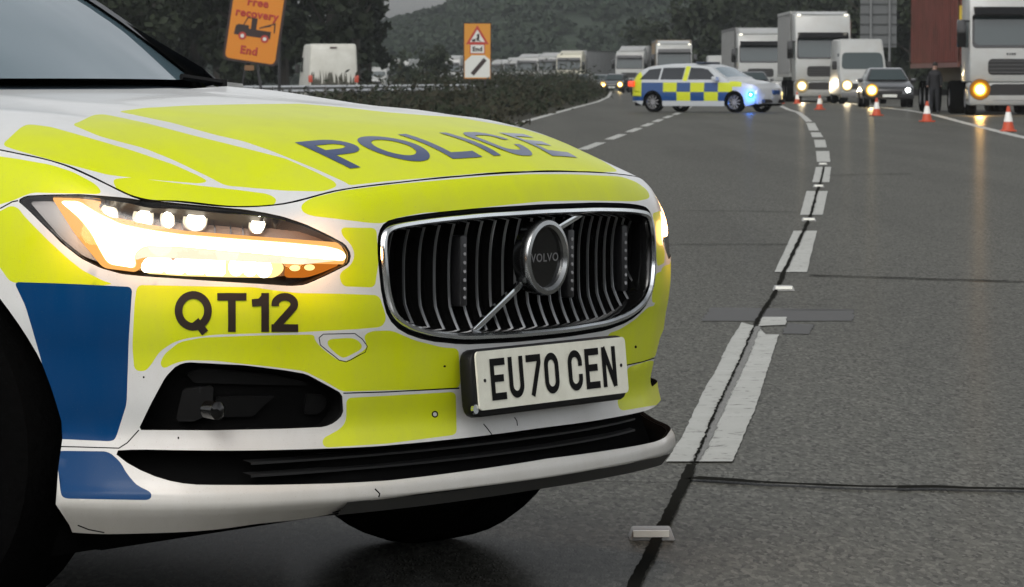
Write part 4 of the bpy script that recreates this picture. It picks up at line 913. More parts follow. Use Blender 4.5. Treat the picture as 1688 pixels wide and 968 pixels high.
# central reservation scrub and the far verges
def le_x(y): return float(np.interp(y, [p[1] for p in LE], [p[0] for p in LE]))
C_ = []; 
for k in range(1900):
    y = random.uniform(40, 330); x = le_x(y)-.7-random.uniform(0, 1)**.8*min(9, 2+y*.06); hgt = np.interp(y, [40, 90, 130, 160, 240, 330], [.18, .25, .6, 1.0, 1.45, 1.6])*random.uniform(.45, 1.1)*min(1, .35+(le_x(y)-x)/2.5)
    n = 46; p = np.random.normal(size=(n, 3))*[.42, .42, .38]; p[:, 2] = np.abs(p[:, 2])/.38*.5*hgt; C_.append(p+[x, y, 0])
C_ = np.concatenate(C_); V, F = cards(C_, .115, .35, 1.5); n_ = len(F)//2
tag(card_mesh('scrub', V[:n_*4], F[:n_], M_LEAF2), kind='stuff'); tag(card_mesh('rough_grass', V[n_*4:], F[:len(F)-n_], M_LEAF), kind='stuff')
C_ = []
for k in range(500):
    y = random.uniform(170, 420); x = le_x(y)+22.2+random.uniform(0, 8); p = np.abs(np.random.normal(size=(30, 3)))*[.6, .6, .8]; C_.append(p+[x, y, 0])
V, F = cards(np.concatenate(C_), .28, .4, 1); tag(card_mesh('verge_bushes', V, F, M_LEAF), kind='stuff')
# other carriageway
sheet('far_carriageway', [[(-9, -40), (-22, -40), (-26, 620), (-4, 620)]], .0, M_ROAD)

# guard rail on the reservation
gr = empty('guard_rail', (0, 0, 0), 0, 'pale steel crash barrier rail running behind the car bonnet below the dirty van', 'crash barrier')
a, b = Vector((-10.5, 118, .0)), Vector((-1.7, 172, .0)); d = (b-a).normalized(); n = Vector((-d.y, d.x, 0))
m = MB(); prof = [(-.02, .55), (.03, .60), (-.02, .68), (.03, .76), (-.02, .82)]; m.add([P_+n*(-o)+Vector((0, 0, z)) for P_ in (a, b) for o, z in prof]+[P_+n*(-o+.012)+Vector((0, 0, z)) for P_ in (a, b) for o, z in prof], [(i, i+1, i+6, i+5) for i in range(4)]+[(i+10, i+11, i+16, i+15) for i in range(4)]+[(4, 14, 19, 9), (0, 10, 15, 5)])
m.build('rail', mat('galvanised_steel', (.42, .43, .43), .35, .6), gr, fix=False)
for k in range(22):
    p = a+d*(k*2.9); m = MB(); m.box(p.x-.05, p.x+.05, p.y-.04, p.y+.04, 0, .78); m.build('post', mat('post_steel', (.16, .16, .16), .5, .4) if k == 0 else bpy.data.materials['post_steel'], gr)

# signs
M_ORANGE = mat('orange_sign_face', (.56, .18, .006), .5, noise=(14, .35, (.50, .22, .02))); M_SIGNBLK = mat('sign_black', (.02, .008, .006), .5); M_SIGNRED = mat('sign_red', (.35, .03, .02), .5); M_SIGNY = mat('yellow_sign_face', (.62, .42, .04), .45); M_SIGNW = mat('sign_white', (.55, .56, .52), .45); M_POST = mat('dark_post', (.03, .03, .032), .5)
def flat(name, V, F, x, y, z, sx, mt, par, layer):  # sign art lies on the face, a few mm proud
    me = bpy.data.meshes.new(name); me.from_pydata([(a*sx+x, -layer, b*sx+z) for a, b in V], [], [list(map(int, t)) for t in F]); return link_mesh(name, me, mt, par, smooth=False)
def poly_flat(name, polys, mt, par, layer):
    V, F = fill_mesh(polys); return flat(name, V, F, 0, 0, 0, 1, mt, par, layer)
def centred_text(s, size, cx, cz, mt, par, layer, off=.010):
    cu = bpy.data.curves.new('t', 'FONT'); cu.body = s; cu.size = size; cu.bevel_depth = off; cu.bevel_resolution = 0; cu.space_character = 1.08; cu.resolution_u = 3
    o = bpy.data.objects.new('t', cu); COL.objects.link(o); dg = bpy.context.evaluated_depsgraph_get(); me = bpy.data.meshes.new_from_object(o.evaluated_get(dg)); bpy.data.objects.remove(o)
    x = [v.co.x for v in me.vertices]; mx = (min(x)+max(x))/2
    for v in me.vertices: v.co = (v.co.x-mx+cx, -layer-v.co.z*.35, v.co.y+cz)
    me.materials.clear(); return link_mesh('sign_word', me, mt, par, smooth=False)
rect = lambda x0, x1, z0, z1: [(x0, z0), (x1, z0), (x1, z1), (x0, z1)]
p = at(414, 83); SG = empty('road_sign', (p.x, p.y, 0), R(4), 'tilted orange sign reading Free recovery End, with a black breakdown truck', 'road sign')
face = bpy.data.objects.new('sign_board', None); COL.objects.link(face); face.parent = SG; face.location = (-.02, 0, 1.42); face.rotation_euler = (0, R(8.5), 0)
m = MB(); m.prism(chaikin([(-.59, -.05), (.59, -.05), (.59, 1.80), (-.59, 1.80)], 2, .08), lambda a, b, t: (a, t, b), 0, .05); m.build('sign_frame', M_SIGNBLK, face, ang=40)
m = MB(); m.prism(chaikin([(-.535, .0), (.535, .0), (.535, 1.75), (-.535, 1.75)], 2, .06), lambda a, b, t: (a, t, b), -.006, -.001); m.build('sign_face', M_ORANGE, face, ang=40)
centred_text('Free', .235, .0, 1.18, M_SIGNRED, face, .009); centred_text('recovery', .235, .02, .93, M_SIGNRED, face, .009); centred_text('End', .235, -.05, .14, M_SIGNRED, face, .009)
tr_ = [rect(-.36, .36, .52, .68), [(-.42, .52), (-.34, .52), (-.34, .74), (-.40, .72)], rect(-.36, -.12, .62, .75), rect(-.08, .04, .66, .92)]+miter([(-.24, .74), (-.17, .91), (.03, .91)], .022)+miter([(.10, .72), (.42, .86), (.43, .66)], .028)+miter([(.10, .72), (.34, .80)], .02)
poly_flat('truck_symbol', tr_, M_SIGNBLK, face, .009); 
for cx in (-.235, .245): poly_flat('wheel_symbol', [ell((cx, .51), .085, .085, 20)], M_SIGNRED, face, .012); poly_flat('wheel_symbol', [ell((cx, .51), .04, .04, 16)], M_SIGNW, face, .015)
m = MB(); m.tube([(.35, .08, 0), (.12, .05, 1.45), (-.15, .04, 3.1)], .03, 8); m.tube([(-.35, .3, 0), (-.05, .06, 1.6)], .02, 8); m.build('sign_stand', M_POST, SG)
m = MB(); m.box(-.13, .07, -.02, .02, 1.22, 1.33); m.build('tag_plate', mat('tag_tan', (.16, .08, .03), .6), SG)
p = at(461, 85); t = empty('marker_post', (p.x, p.y, 0), 0, 'thin dark upright pole just right of the tilted orange sign', 'post'); m = MB(); m.cyl((0, 0, 0), (0, 0, 1), .035, 3.6, 10); m.build('pole', M_POST, t)
p = at(787, 149); SG = empty('road_sign', (p.x, p.y, 0), R(2), 'yellow-orange roadworks sign with red triangle, End plate and black diagonal bar', 'road sign')
m = MB(); m.prism(rect(-.54, .54, 1.02, 3.20), lambda a, b, t: (a, t, b), .0, .04); m.build('sign_frame', M_SIGNBLK, SG)
m = MB(); m.prism(rect(-.50, .50, 1.06, 3.16), lambda a, b, t: (a, t, b), -.006, -.001); m.build('sign_face', mat('amber_sign_face', (.50, .21, .015), .45), SG)
poly_flat('triangle_border', miter([(-.36, 2.42), (.36, 2.42), (0, 3.02)], .085, True), M_SIGNRED, SG, .012); poly_flat('triangle_field', [[(-.29, 2.46), (.29, 2.46), (0, 2.93)]], M_SIGNW, SG, .009)
poly_flat('digging_symbol', [ell((.03, 2.72), .055, .055, 12), [(-.03, 2.50), (.05, 2.50), (.09, 2.66), (.0, 2.70)], ell((-.14, 2.52), .075, .055, 12)]+miter([(.06, 2.64), (-.12, 2.54)], .03)+miter([(.03, 2.52), (.14, 2.48)], .03), M_SIGNBLK, SG, .015)
poly_flat('plate_border', miter(rect(-.27, .27, 2.02, 2.36), .03, True), M_SIGNRED, SG, .009); poly_flat('plate_field', [rect(-.255, .255, 2.035, 2.345)], M_SIGNW, SG, .0105); centred_text('End', .24, 0, 2.11, M_SIGNBLK, SG, .014, .012)
poly_flat('lower_field', [[(-.48, 1.10), (.48, 1.10), (.48, 1.78), (.28, 1.95), (-.22, 1.95), (-.48, 1.72)]], M_SIGNW, SG, .009); poly_flat('diagonal_bar', miter([(-.20, 1.22), (.30, 1.80)], .16), M_SIGNBLK, SG, .013)
m = MB(); 
for sx in (-.3, .3): m.cyl((sx, .06, 0), (0, 0, 1), .03, 3.0, 8)
m.build('sign_posts', M_POST, SG)
# back of a big direction sign
p = at(1446, 240); SG = empty('gantry_sign', (p.x, p.y, 0), 0, 'grey ribbed back of a large road sign above the white van', 'road sign')
m = MB(); m.box(-1.1, 1.15, 0, .04, 3.0, 7.5); m.build('panel', mat('sign_back_grey', (.085, .09, .09), .6), SG)
m = MB()
for k in range(7): m.box(-1.12, 1.17, -.06, -.002, 3.15+.62*k, 3.22+.62*k)
m.build('rib', mat('sign_rib', (.03, .032, .032), .6), SG)
for sx in (-.45, .7): m = MB(); m.cyl((sx, -.14, 0), (0, 0, 1), .075, 7.4, 12); m.build('post', mat('sign_post_grey', (.14, .145, .145), .5) if sx < 0 else bpy.data.materials['sign_post_grey'], SG)

# cones
M_CONE = mat('cone_orange', (.42, .050, .010), .5); M_SLEEVE = mat('cone_sleeve', (.70, .70, .66), .35)
def cone(x, y, label, first=None, rz=0):
    p = ground(x, y)
    if first: o = copy_tree(first); o.location = p; o.rotation_euler.z = rz; o['label'] = label; return o
    t = empty('traffic_cone', p, rz, label, 'traffic cone', 'traffic cones along the hard shoulder line')
    m = MB(); m.box(-.15, .15, -.15, .15, 0, .035); m.build('base', M_CONE, t, bevel=.012)
    m = MB(); m.lathe([(.128, .03), (.088, .20), (.0865, .20)], n=24); m.lathe([(.050, .385), (.028, .50), (.02, .505), (0, .505)], n=24); m.build('body', M_CONE, t)
    m = MB(); m.lathe([(.090, .195), (.0895, .20), (.0505, .385), (.048, .387)], n=24); m.build('reflective_sleeve', M_SLEEVE, t); return t
c0 = cone(1662, 217, 'nearest and largest traffic cone, at the right edge beside the lorry bumper')
for x, y, l in ((1528, 201, 'traffic cone in front of the dark-clothed person and container wheels'), (1445, 191, 'traffic cone in front of the dark car lamp'), (1351, 181, 'traffic cone between the tall grey lorry and the white van'), (1286, 171, 'far traffic cone just beyond the nose of the distant police car')):
    cone(x, y, l, c0, .4)
m_ = empty('traffic_cone', ground(1314, 171), .2, 'small far cone under the lit lamp of the tall grey lorry', 'traffic cone', 'traffic cones along the hard shoulder line')
for ch in [c for c in bpy.data.objects if c.parent == c0]: copy_tree(ch, m_)

# unseen wood added behind the photographer to darken reflections and front light
n = 26000; xs = np.random.uniform(-70, 90, n); top = 6.5+2.2*np.sin(xs*.21)+1.4*np.sin(xs*.63+1); zz = np.random.uniform(0, 1, n)**.7*top
V, F = cards(np.c_[xs, np.random.uniform(-30, -20, n)-np.abs(xs)*.05, zz], .8, .6); tag(card_mesh('unseen_wood', V, F, M_LEAF), kind='stuff')
# ================================================================== traffic
M_TWHITE = mat('lorry_white', (.34, .35, .34), .35, coat=.2, noise=(1.6, .6, (.27, .26, .23))); M_TCREAM = mat('lorry_cream', (.50, .48, .38), .4)
M_TGREY = mat('curtain_grey', (.21, .215, .21), .6, noise=(.8, .5, (.15, .15, .145))); M_TBROWN = mat('container_brown', (.14, .05, .035), .6, noise=(1.1, .8, (.075, .04, .028)))
M_TRED = mat('container_red', (.155, .048, .038), .7, spec=.1, noise=(.9, .9, (.06, .030, .02))); M_TTAN = mat('curtain_tan', (.20, .15, .09), .6)
M_TBLK = mat('chassis_black', (.012, .012, .012), .7); M_TDG = mat('bumper_grey', (.09, .09, .09), .5); M_TGLASS = mat('cab_glass', (.035, .048, .050), .08, spec=.6, ior=1.45)
M_TSILV = mat('hub_grey', (.20, .20, .20), .45, .6)
HEAD_A = emit('amber_headlamp_glow', (1, .52, .08), 42); HEAD_W = emit('warm_headlamp_glow', (1, .86, .55), 34); HEAD_C = emit('cool_headlamp', (.95, 1, .95), 30); HALO_A = emit('amber_halo', (1, .38, .03), 3.5); HALO_W = emit('warm_halo', (1, .75, .35), 3.0); LAMP_OFF = mat('lamp_off', (.35, .35, .33), .2, .5); SIDE_L = emit('marker_light', (1, .95, .8), 2.2)  # the two halo materials are painted bloom tones for lit lamps
TAIL = mat('tail_lamp_red', (.30, .05, .03), .3, emis=(1, .12, .05), es=.12)
def lit_lamp(name, hot, warm, edge, k):  # lamp disc with its bloom painted in: hot centre fading to a tinted edge
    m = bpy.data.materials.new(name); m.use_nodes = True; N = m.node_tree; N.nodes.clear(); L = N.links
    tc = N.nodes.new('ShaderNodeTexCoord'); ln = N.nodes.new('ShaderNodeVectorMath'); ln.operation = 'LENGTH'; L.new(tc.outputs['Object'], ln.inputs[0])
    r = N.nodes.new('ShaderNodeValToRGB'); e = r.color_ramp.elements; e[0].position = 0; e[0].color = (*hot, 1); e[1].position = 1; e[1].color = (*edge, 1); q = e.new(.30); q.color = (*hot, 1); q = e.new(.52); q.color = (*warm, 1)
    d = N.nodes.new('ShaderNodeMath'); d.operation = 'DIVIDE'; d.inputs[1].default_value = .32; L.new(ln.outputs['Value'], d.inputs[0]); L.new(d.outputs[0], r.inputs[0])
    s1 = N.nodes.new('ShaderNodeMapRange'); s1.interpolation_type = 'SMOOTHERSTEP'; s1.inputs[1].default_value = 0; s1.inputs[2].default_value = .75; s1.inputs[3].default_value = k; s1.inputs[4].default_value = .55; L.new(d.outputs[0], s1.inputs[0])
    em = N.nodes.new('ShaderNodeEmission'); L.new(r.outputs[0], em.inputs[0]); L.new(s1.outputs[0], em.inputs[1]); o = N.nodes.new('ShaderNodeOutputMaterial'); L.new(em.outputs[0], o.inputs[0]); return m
HEAD_A = lit_lamp('amber_headlamp_glow', (1, .72, .30), (1, .42, .03), (.45, .13, .01), 14); HEAD_W = lit_lamp('warm_headlamp_glow', (1, .90, .62), (.95, .70, .30), (.36, .27, .14), 12); HEAD_Y = lit_lamp('yellow_headlamp_glow', (1, .85, .45), (1, .55, .08), (.40, .18, .04), 12)
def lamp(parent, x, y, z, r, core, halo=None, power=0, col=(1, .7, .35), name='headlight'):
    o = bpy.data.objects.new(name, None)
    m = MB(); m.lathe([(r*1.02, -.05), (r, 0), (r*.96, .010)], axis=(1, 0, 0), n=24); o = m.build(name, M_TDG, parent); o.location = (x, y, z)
    m = MB(); m.lathe([(r*.95, .004), (r*.6, .022), (0, .030)], axis=(1, 0, 0), n=24); m.build('lamp_disc', core, o)
    if power:
        l = bpy.data.lights.new('headlamp_beam', 'SPOT'); l.energy = power; l.color = col; l.spot_size = R(84); l.spot_blend = .9; l.shadow_soft_size = .12
        lo = bpy.data.objects.new('headlamp_beam', l); COL.objects.link(lo); lo.parent = o; lo.location = (.06, 0, 0); lo.rotation_euler = (0, R(-66), 0)
    return o
def wheel_at(parent, x, y, z, r=.50, wd=.30, sd=1):
    w_ = bpy.data.objects.new('wheel', None); COL.objects.link(w_); w_.parent = parent; w_.location = (x, y, z)
    m = MB(); m.lathe([(r*.58, -wd/2), (r*.93, -wd/2), (r, -wd*.36), (r, wd*.36), (r*.93, wd/2), (r*.58, wd/2)], axis=(0, 1, 0), n=28); m.build('tyre', M_RUBBER, w_)
    m = MB(); m.lathe([(r*.60, sd*wd*.46), (r*.50, sd*wd*.40), (r*.30, sd*wd*.1), (r*.26, sd*wd*.36), (0, sd*wd*.38)], axis=(0, 1, 0), n=24); m.build('rim', M_TSILV, w_)
def truck(name_loc, rz, label, cab=None, side=None, H=4.0, tlen=13.6, lamps=('off', 'off'), detail=1, group='lorries queueing towards the camera', power=0, box_front=None, cabh=3.6, roofbar=False, visor=True, thigh=None, floor=1.2):
    """x forward (cab front at 0), y left, z up; built nose-first so it faces along local x"""
    cab = cab or M_TWHITE; side = side or M_TGREY
    T_ = empty('lorry', name_loc, rz, label, 'lorry', group)
    pr_ = [(0, .95), (.03, 1.2), (.0, 1.9), (-.18, 2.95), (-.50, cabh-.08), (-.75, cabh), (-2.1, cabh), (-2.2, 1.0), (-2.2, .95)]
    m = MB(); m.prism(pr_, lambda a, b, t: (a, t, b), -1.23, 1.23); m.build('cab', cab, T_, bevel=.07, seg=3)
    f = lambda z: np.interp(z, [.95, 1.2, 1.9, 2.95], [0, .03, 0, -.18])
    def panel(nm, z0, z1, hw, mt, off=.006, th=.03, crn=.08):
        P_ = chaikin([(-hw, z0), (hw, z0), (hw*.985, z1), (-hw*.985, z1)], 2, crn); m = MB(); n = len(P_)
        vs = [(f(z)+off, y, z) for y, z in P_]+[(f(z)+off-th-.02, y, z) for y, z in P_]; m.add(vs, [list(range(n)), list(range(n, 2*n))[::-1]]+[(i, (i+1) % n, (i+1) % n+n, i+n) for i in range(n)]); return m.build(nm, mt, T_, smooth=False)
    panel('windscreen_surround', 1.93, 2.93, 1.17, M_GLOSSBLK, .008); ws = panel('windscreen', 2.02, 2.86, 1.10, M_TGLASS, .014)
    panel('upper_grille', 1.16, 1.62, .72, M_TBLK, .01)
    m = MB()
    for k in range(4): m.box(f(1.25+.1*k)+.005, f(1.25+.1*k)+.03, -.70, .70, 1.22+.11*k, 1.235+.11*k)
    m.build('grille_bar', M_TDG, T_)
    m = MB(); m.box(-.02, .045, -.26, .26, 1.70, 1.80); 
    m = MB(); m.prism([(.06, .28), (.10, .45), (.08, .93), (-.35, .95), (-1.0, .93), (-1.0, .5), (-.9, .3)], lambda a, b, t: (a, t, b), -1.24, 1.24); m.build('bumper', cab if detail > 1 else M_TDG, T_, bevel=.05)
    panel('lower_grille', .42, .90, .68, M_TBLK, .095)
    if visor: m = MB(); m.prism([(-.14, 2.98), (.16, 2.86), (.17, 2.91), (-.16, 3.12)], lambda a, b, t: (a, t, b), -1.12, 1.12); m.build('sun_visor', M_GLOSSBLK if detail > 1 else M_TDG, T_)
    m = MB(); m.prism([(-.55, cabh-.02), (-1.9, min(H-.05, cabh+.45)), (-2.15, min(H-.05, cabh+.45)), (-2.15, cabh-.02)], lambda a, b, t: (a, t, b), -1.1, 1.1); m.build('roof_deflector', cab, T_, bevel=.05)
    for sy in (1, -1):
        m = MB(); m.box(-.28, -.08, sy*1.46-.13, sy*1.46+.13, 1.95, 2.75); mo = m.build('door_mirror', M_GLOSSBLK, T_, bevel=.04); m = MB(); m.tube([(-.2, sy*1.2, 2.7), (-.18, sy*1.45, 2.72)], .025); m.build('mirror_arm', M_TBLK, mo)
        m = MB(); m.box(-1.35, -.45, sy*1.236-.004, sy*1.236+.004, 1.95, 2.75); m.build('side_window', M_TGLASS, T_)
        k = lamps[0] if sy < 0 else lamps[1]        # sy<0 is the left one seen from the front
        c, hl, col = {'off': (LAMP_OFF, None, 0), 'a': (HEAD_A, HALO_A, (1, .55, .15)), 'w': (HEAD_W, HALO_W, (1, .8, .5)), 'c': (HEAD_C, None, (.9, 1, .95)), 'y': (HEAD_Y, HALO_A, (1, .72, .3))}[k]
        lamp(T_, .10, sy*.95, .74, .15 if k == 'off' else .31, c, hl, 0 if k == 'off' else power, col or (1, 1, 1))  # lit discs are oversized to stand for the lamp's bloom
        if detail > 1 or roofbar: m = MB(); m.box(-.50, -.42, sy*1.05-.08, sy*1.05+.08, cabh-.10, cabh-.02); m.build('marker_lamp', SIDE_L, T_)
        for xx in (-.35, -.7): m = MB(); m.box(-1.0, -.4, sy*1.18-.06, sy*1.24+.0 if sy > 0 else sy*1.24+.06, .40-xx*.0+(.0 if xx > -.5 else .35), .46+(.0 if xx > -.5 else .35)); m.build('step', M_TBLK, T_)
        wheel_at(T_, -1.42, sy*1.06, .50, sd=sy); wheel_at(T_, -5.0, sy*1.0, .50, wd=.55, sd=sy)
        if tlen:
            for k3 in range(3): wheel_at(T_, -2.6-tlen+2.6+1.32*k3, sy*1.06, .50, wd=.36, sd=sy)
    m = MB(); m.box(-6.2, -1.0, -.45, .45, .55, .95)
    if tlen: m.box(-2.6-tlen+.3, -3.2, -.5, .5, .95, floor-.02); m.box(-2.6-tlen+.1, -2.6-tlen+.2, -1.2, 1.2, .5, .7)
    m.build('chassis', M_TBLK, T_)
    if tlen:
        tr_o = bpy.data.objects.new('trailer', None); COL.objects.link(tr_o); tr_o.parent = T_
        x0, x1 = -2.7-tlen, -2.7; m = MB(); m.box(x0, x1, -1.245, 1.245, floor, H); m.build('trailer_body', side, tr_o, bevel=.03)
        for sy in (1, -1):
            m = MB(); n = int(tlen/ .55) if detail > 1 else 8
            for k in range(n+1): xx = x0+.05+(x1-x0-.1)*k/n; m.box(xx-.07, xx+.07, sy*1.247-.018, sy*1.247+.018, floor+.12, H-.12)
            m.build('side_rib', side, tr_o)
        m = MB()
        for sy in (1, -1): m.box(x0-.01, x1+.01, sy*1.25-.03, sy*1.25+.03, floor-.06, floor+.08); m.box(x0-.01, x1+.01, sy*1.25-.03, sy*1.25+.03, H-.10, H+.01); m.box(x1-.06, x1+.02, sy*1.25-.035, sy*1.25+.035, floor-.05, H)
        m.build('trailer_rail', box_front or M_TDG, tr_o)
    return T_
def face_cam(px, D, yaw=0): return at(px, D), R(-90+yaw)
# nearest lorry with the red container
p, rz = at(1668, 112), R(-90)
LR = truck(p, rz, 'nearest white lorry at the right edge pulling a rust-red container', side=M_TRED, H=4.3, lamps=('a', 'off'), detail=2, power=700, box_front=M_TBROWN, cabh=3.75, floor=1.45)
m = MB(); m.box(-.55, -.53, -1.30, -1.18, 2.45, 3.3); m.box(-.62, -.60, -1.245, -1.06, 2.3, 3.05); 
m = MB(); m.box(-2.68, -2.66, -1.24, -.98, 2.45, 3.2); m.build('side_placard', mat('placard_yellow', (.62, .50, .05), .5, noise=(5, .8, (.62, .22, .08))), LR)
for k, w_ in enumerate((.05, .045, .04, .05)): m = MB(); m.box(.012, .018, .08-.07*k-w_, .08-.07*k, 1.73, 1.79); m.build('badge_letter', M_TBLK, LR)
# tall grey lorry
p = at(1356, 173); TG = truck(p, R(-90), 'tall grey-white lorry with a high roof and lit lamps behind the white van', side=M_TGREY, H=4.1, lamps=('w', 'w'), detail=2, power=520, cabh=3.95, box_front=M_TWHITE, tlen=8.5)
p = at(1358, 186.5); CB = empty('shipping_container', (p.x-.0, p.y, 0), R(-90), 'brown ribbed shipping container seen edge-on left of the tall grey lorry', 'container')
m = MB(); m.box(-6.2, 0, -1.26, 1.26, 1.2, 3.85); m.build('container_body', M_TBROWN, CB, bevel=.02)
m = MB()
for k in range(20): m.box(-6.1+.31*k, -5.96+.31*k, -1.275, 1.275, 1.3, 3.75)
m.build('container_rib', M_TBROWN, CB)
m = MB(); m.box(-6.0, -.1, -.5, .5, .8, 1.19); m.build('skeletal_trailer', M_TBLK, CB)
for k in range(3):
    for sy in (1, -1): wheel_at(CB, -5.2+1.32*k, sy*1.06, .5, sd=sy)
p = at(1253, 213); truck(p, R(-90), 'white lorry half hidden between the small white van and the brown container', side=M_TGREY, lamps=('off', 'off'), detail=2, cabh=3.55, H=3.9)
p = at(1111, 267); truck(p, R(-91), 'white lorry with a tan-sided trailer above the distant police car', side=M_TTAN, lamps=('off', 'off'), cabh=3.5, H=3.75, cab=M_TWHITE, roofbar=True)
p = at(1148, 345); truck(p, R(-91), 'small pale lorry cab just right of the tan-sided lorry', lamps=('off', 'off'), cabh=3.4, H=3.6)
p = at(1037, 337); truck(p, R(-103), 'pale lorry with long grey trailer side, left of the distant police car', side=M_TGREY, lamps=('y', 'c'), cabh=3.5, H=3.95, power=300, box_front=M_TDG)
p = at(937, 376); truck(p, R(-103), 'cream lorry seen over the scrub with two lamps below', side=M_TGREY, cab=M_TCREAM, lamps=('w', 'y'), cabh=3.5, H=3.85, power=150)
p = at(868, 430); truck(p, R(-105), 'white lorry beyond the scrub right of the roadworks sign', side=M_TWHITE, lamps=('off', 'off'), cabh=3.5, H=3.85)
p = at(742, 478); truck(p, R(-100), 'white lorry immediately left of the roadworks sign', side=M_TGREY, lamps=('off', 'off'), cabh=3.6, H=4.0)
p = at(822, 520); truck(p, R(-108), 'distant lorry peeping out right behind the roadworks sign', side=M_TWHITE, lamps=('off', 'off'), cabh=3.4, H=3.7)
p = at(697, 560); truck(p, R(-110), 'tiny lorry in the far queue between the small trees', side=M_TGREY, lamps=('off', 'off'), cabh=3.4, H=3.7)
p = at(800, 560); truck(p, R(-108), 'farthest lorry in the queue, partly behind the roadworks sign', side=M_TGREY, lamps=('off', 'off'), cabh=3.4, H=3.7)
# coach far left
def boxy(name, p, rz, label, cat, L, W, H, paint, glassz, group=None, lamps=None, r=.36, bonnet=0, rear=False, power=0):
    """van / coach / small vehicle: side profile extruded, glazing, lamps, wheels. x forward, front at 0"""
    T_ = empty(name, p, rz, label, cat, group); z0, z1 = glassz
    if bonnet:      # van with a short bonnet
        pr_ = [(0, .35), (.02, .75), (-.10, 1.02), (-bonnet, z0), (-bonnet-(z1-z0)*.62, z1), (-bonnet-(z1-z0)*.62-.45, H), (-L+.12, H), (-L, H-.25), (-L, .35)]
    else: pr_ = [(0, .35), (.0, z0), (-.12, z1), (-.3, H-.06), (-.6, H), (-L+.15, H), (-L, H-.2), (-L, .35)]
    m = MB(); n = len(pr_); vs = []
    for t, s in ((-1, 1), (1, 1)):
        for a, b in pr_: vs.append((a, t*W/2*(1 if b < z0 else 1-.10*(b-z0)/(H-z0)), b))
    m.add(vs, [list(range(n))[::-1], list(range(n, 2*n))]+[(i, (i+1) % n, (i+1) % n+n, i+n) for i in range(n)]); m.build('body', paint, T_, bevel=.09 if H > 1.8 else .06, seg=3)
    def on_front(z): 
        zs = [q[1] for q in pr_[:6]]; xs_ = [q[0] for q in pr_[:6]]; return float(np.interp(z, zs, xs_))
    hw = W/2*.90; P_ = chaikin([(-hw, z0+.04), (hw, z0+.04), (hw*.93, z1-.02), (-hw*.93, z1-.02)], 2, .1); m = MB(); m.add([(on_front(z)+.012, y, z+.01) for y, z in P_], [list(range(len(P_)))]); m.build('windscreen', M_TGLASS, T_, fix=False, smooth=False)
    for sy in (1, -1):
        m = MB(); yy = lambda z: sy*(W/2*(1-.10*max(0, z-z0)/(H-z0))+.004); x0 = -bonnet-(z1-z0)*.62-.12 if bonnet else -.7; m.add([(x0+.25, yy(z0+.08), z0+.08), (x0-.85, yy(z0+.08), z0+.08), (x0-.85, yy(z1-.05), z1-.05), (x0-.02, yy(z1-.05), z1-.05)], [(0, 1, 2, 3)]); m.build('side_window', M_TGLASS, T_, fix=False, smooth=False)
        m = MB(); m.box(-bonnet-.75, -bonnet-.58, sy*(W/2+.15)-.10, sy*(W/2+.15)+.10, z0+.02, z0+.38); m.build('door_mirror', M_TBLK, T_, bevel=.03)
        for xx in (-.85 if L > 3 else -.6, -L+1.0): wheel_at(T_, xx, sy*(W/2-.13), r, r, .24, sd=sy)
        if rear:
            m = MB(); m.box(-L-.02, -L+.06, sy*(W/2-.09)-.085, sy*(W/2-.09)+.085, .90, 1.20); m.build('tail_light', TAIL, T_, bevel=.05)
    m = MB(); m.box(-.02, .05, -W*.30, W*.30, .62, .86); m.build('grille', M_TBLK, T_, bevel=.02); m = MB(); m.box(-.25, .07, -W/2+.02, W/2-.02, .26, .50); m.build('bumper', M_TDG, T_, bevel=.04)
    m = MB(); m.box(.072, .082, -.26, .26, .36, .47); m.build('number_plate', M_SIGNW, T_)
    if lamps:
        for sy, k in ((-1, lamps[0]), (1, lamps[1])):
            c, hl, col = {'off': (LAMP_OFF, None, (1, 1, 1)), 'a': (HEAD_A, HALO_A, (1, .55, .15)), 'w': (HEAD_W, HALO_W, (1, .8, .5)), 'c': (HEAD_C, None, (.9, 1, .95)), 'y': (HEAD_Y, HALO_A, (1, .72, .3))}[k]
            lamp(T_, .04, sy*(W/2-.27), .78 if H > 1.8 else .68, .10 if k in ('off', 'c') else .25, c, hl, 0 if k == 'off' else power, col)  # warm and amber discs widened to hold their painted bloom
    return T_
VAN = boxy('van', at(1424, 164), R(-90), 'white high-roofed van with one yellow lamp lit beside the tall grey lorry', 'van', 6.0, 2.0, 2.75, M_TWHITE, (1.42, 2.18), lamps=('w', 'off'), bonnet=.75, power=300)
m = MB(); m.lathe([(.10, 0), (.085, .01)], c=(.056, 0, .98), axis=(1, 0, 0), n=20); m.build('badge_ring', M_TDG, VAN)
boxy('van', at(1192, 246), R(-91), 'small white van roof and screen showing above the distant police car bonnet', 'van', 5.6, 2.0, 2.55, M_TWHITE, (1.42, 2.0), lamps=('off', 'off'), bonnet=.7)
V2 = boxy('van', at(545, 147) if 0 else at(556, 147), R(97), 'dirty white van seen from behind with red tail lamps, left of the hill', 'van', 5.4, 1.98, 2.42, mat('dirty_white', (.50, .50, .45), .5, noise=(1.5, .6, (.32, .31, .26))), (1.25, 1.95), rear=True, bonnet=.7)
V2.location = at(548, 152)+Vector((0, 5.3, 0)); V2.location.x = at(548, 152).x-.6
M_DIRT = mat('road_grime', (.05, .048, .035), .9); pol = []
random.seed(3)
for k in range(26):
    y0 = -.88+1.76*k/26; pol.append([(y0, .45), (y0+.075, .45), (y0+.065, random.uniform(.75, 1.45)), (y0+.01, random.uniform(.75, 1.4))])
V, F = fill_mesh(pol); me = bpy.data.meshes.new('rear_grime'); me.from_pydata([(-5.408, a, b) for a, b in V], [], [list(map(int, t)) for t in F]); link_mesh('rear_grime', me, M_DIRT, V2, smooth=False)
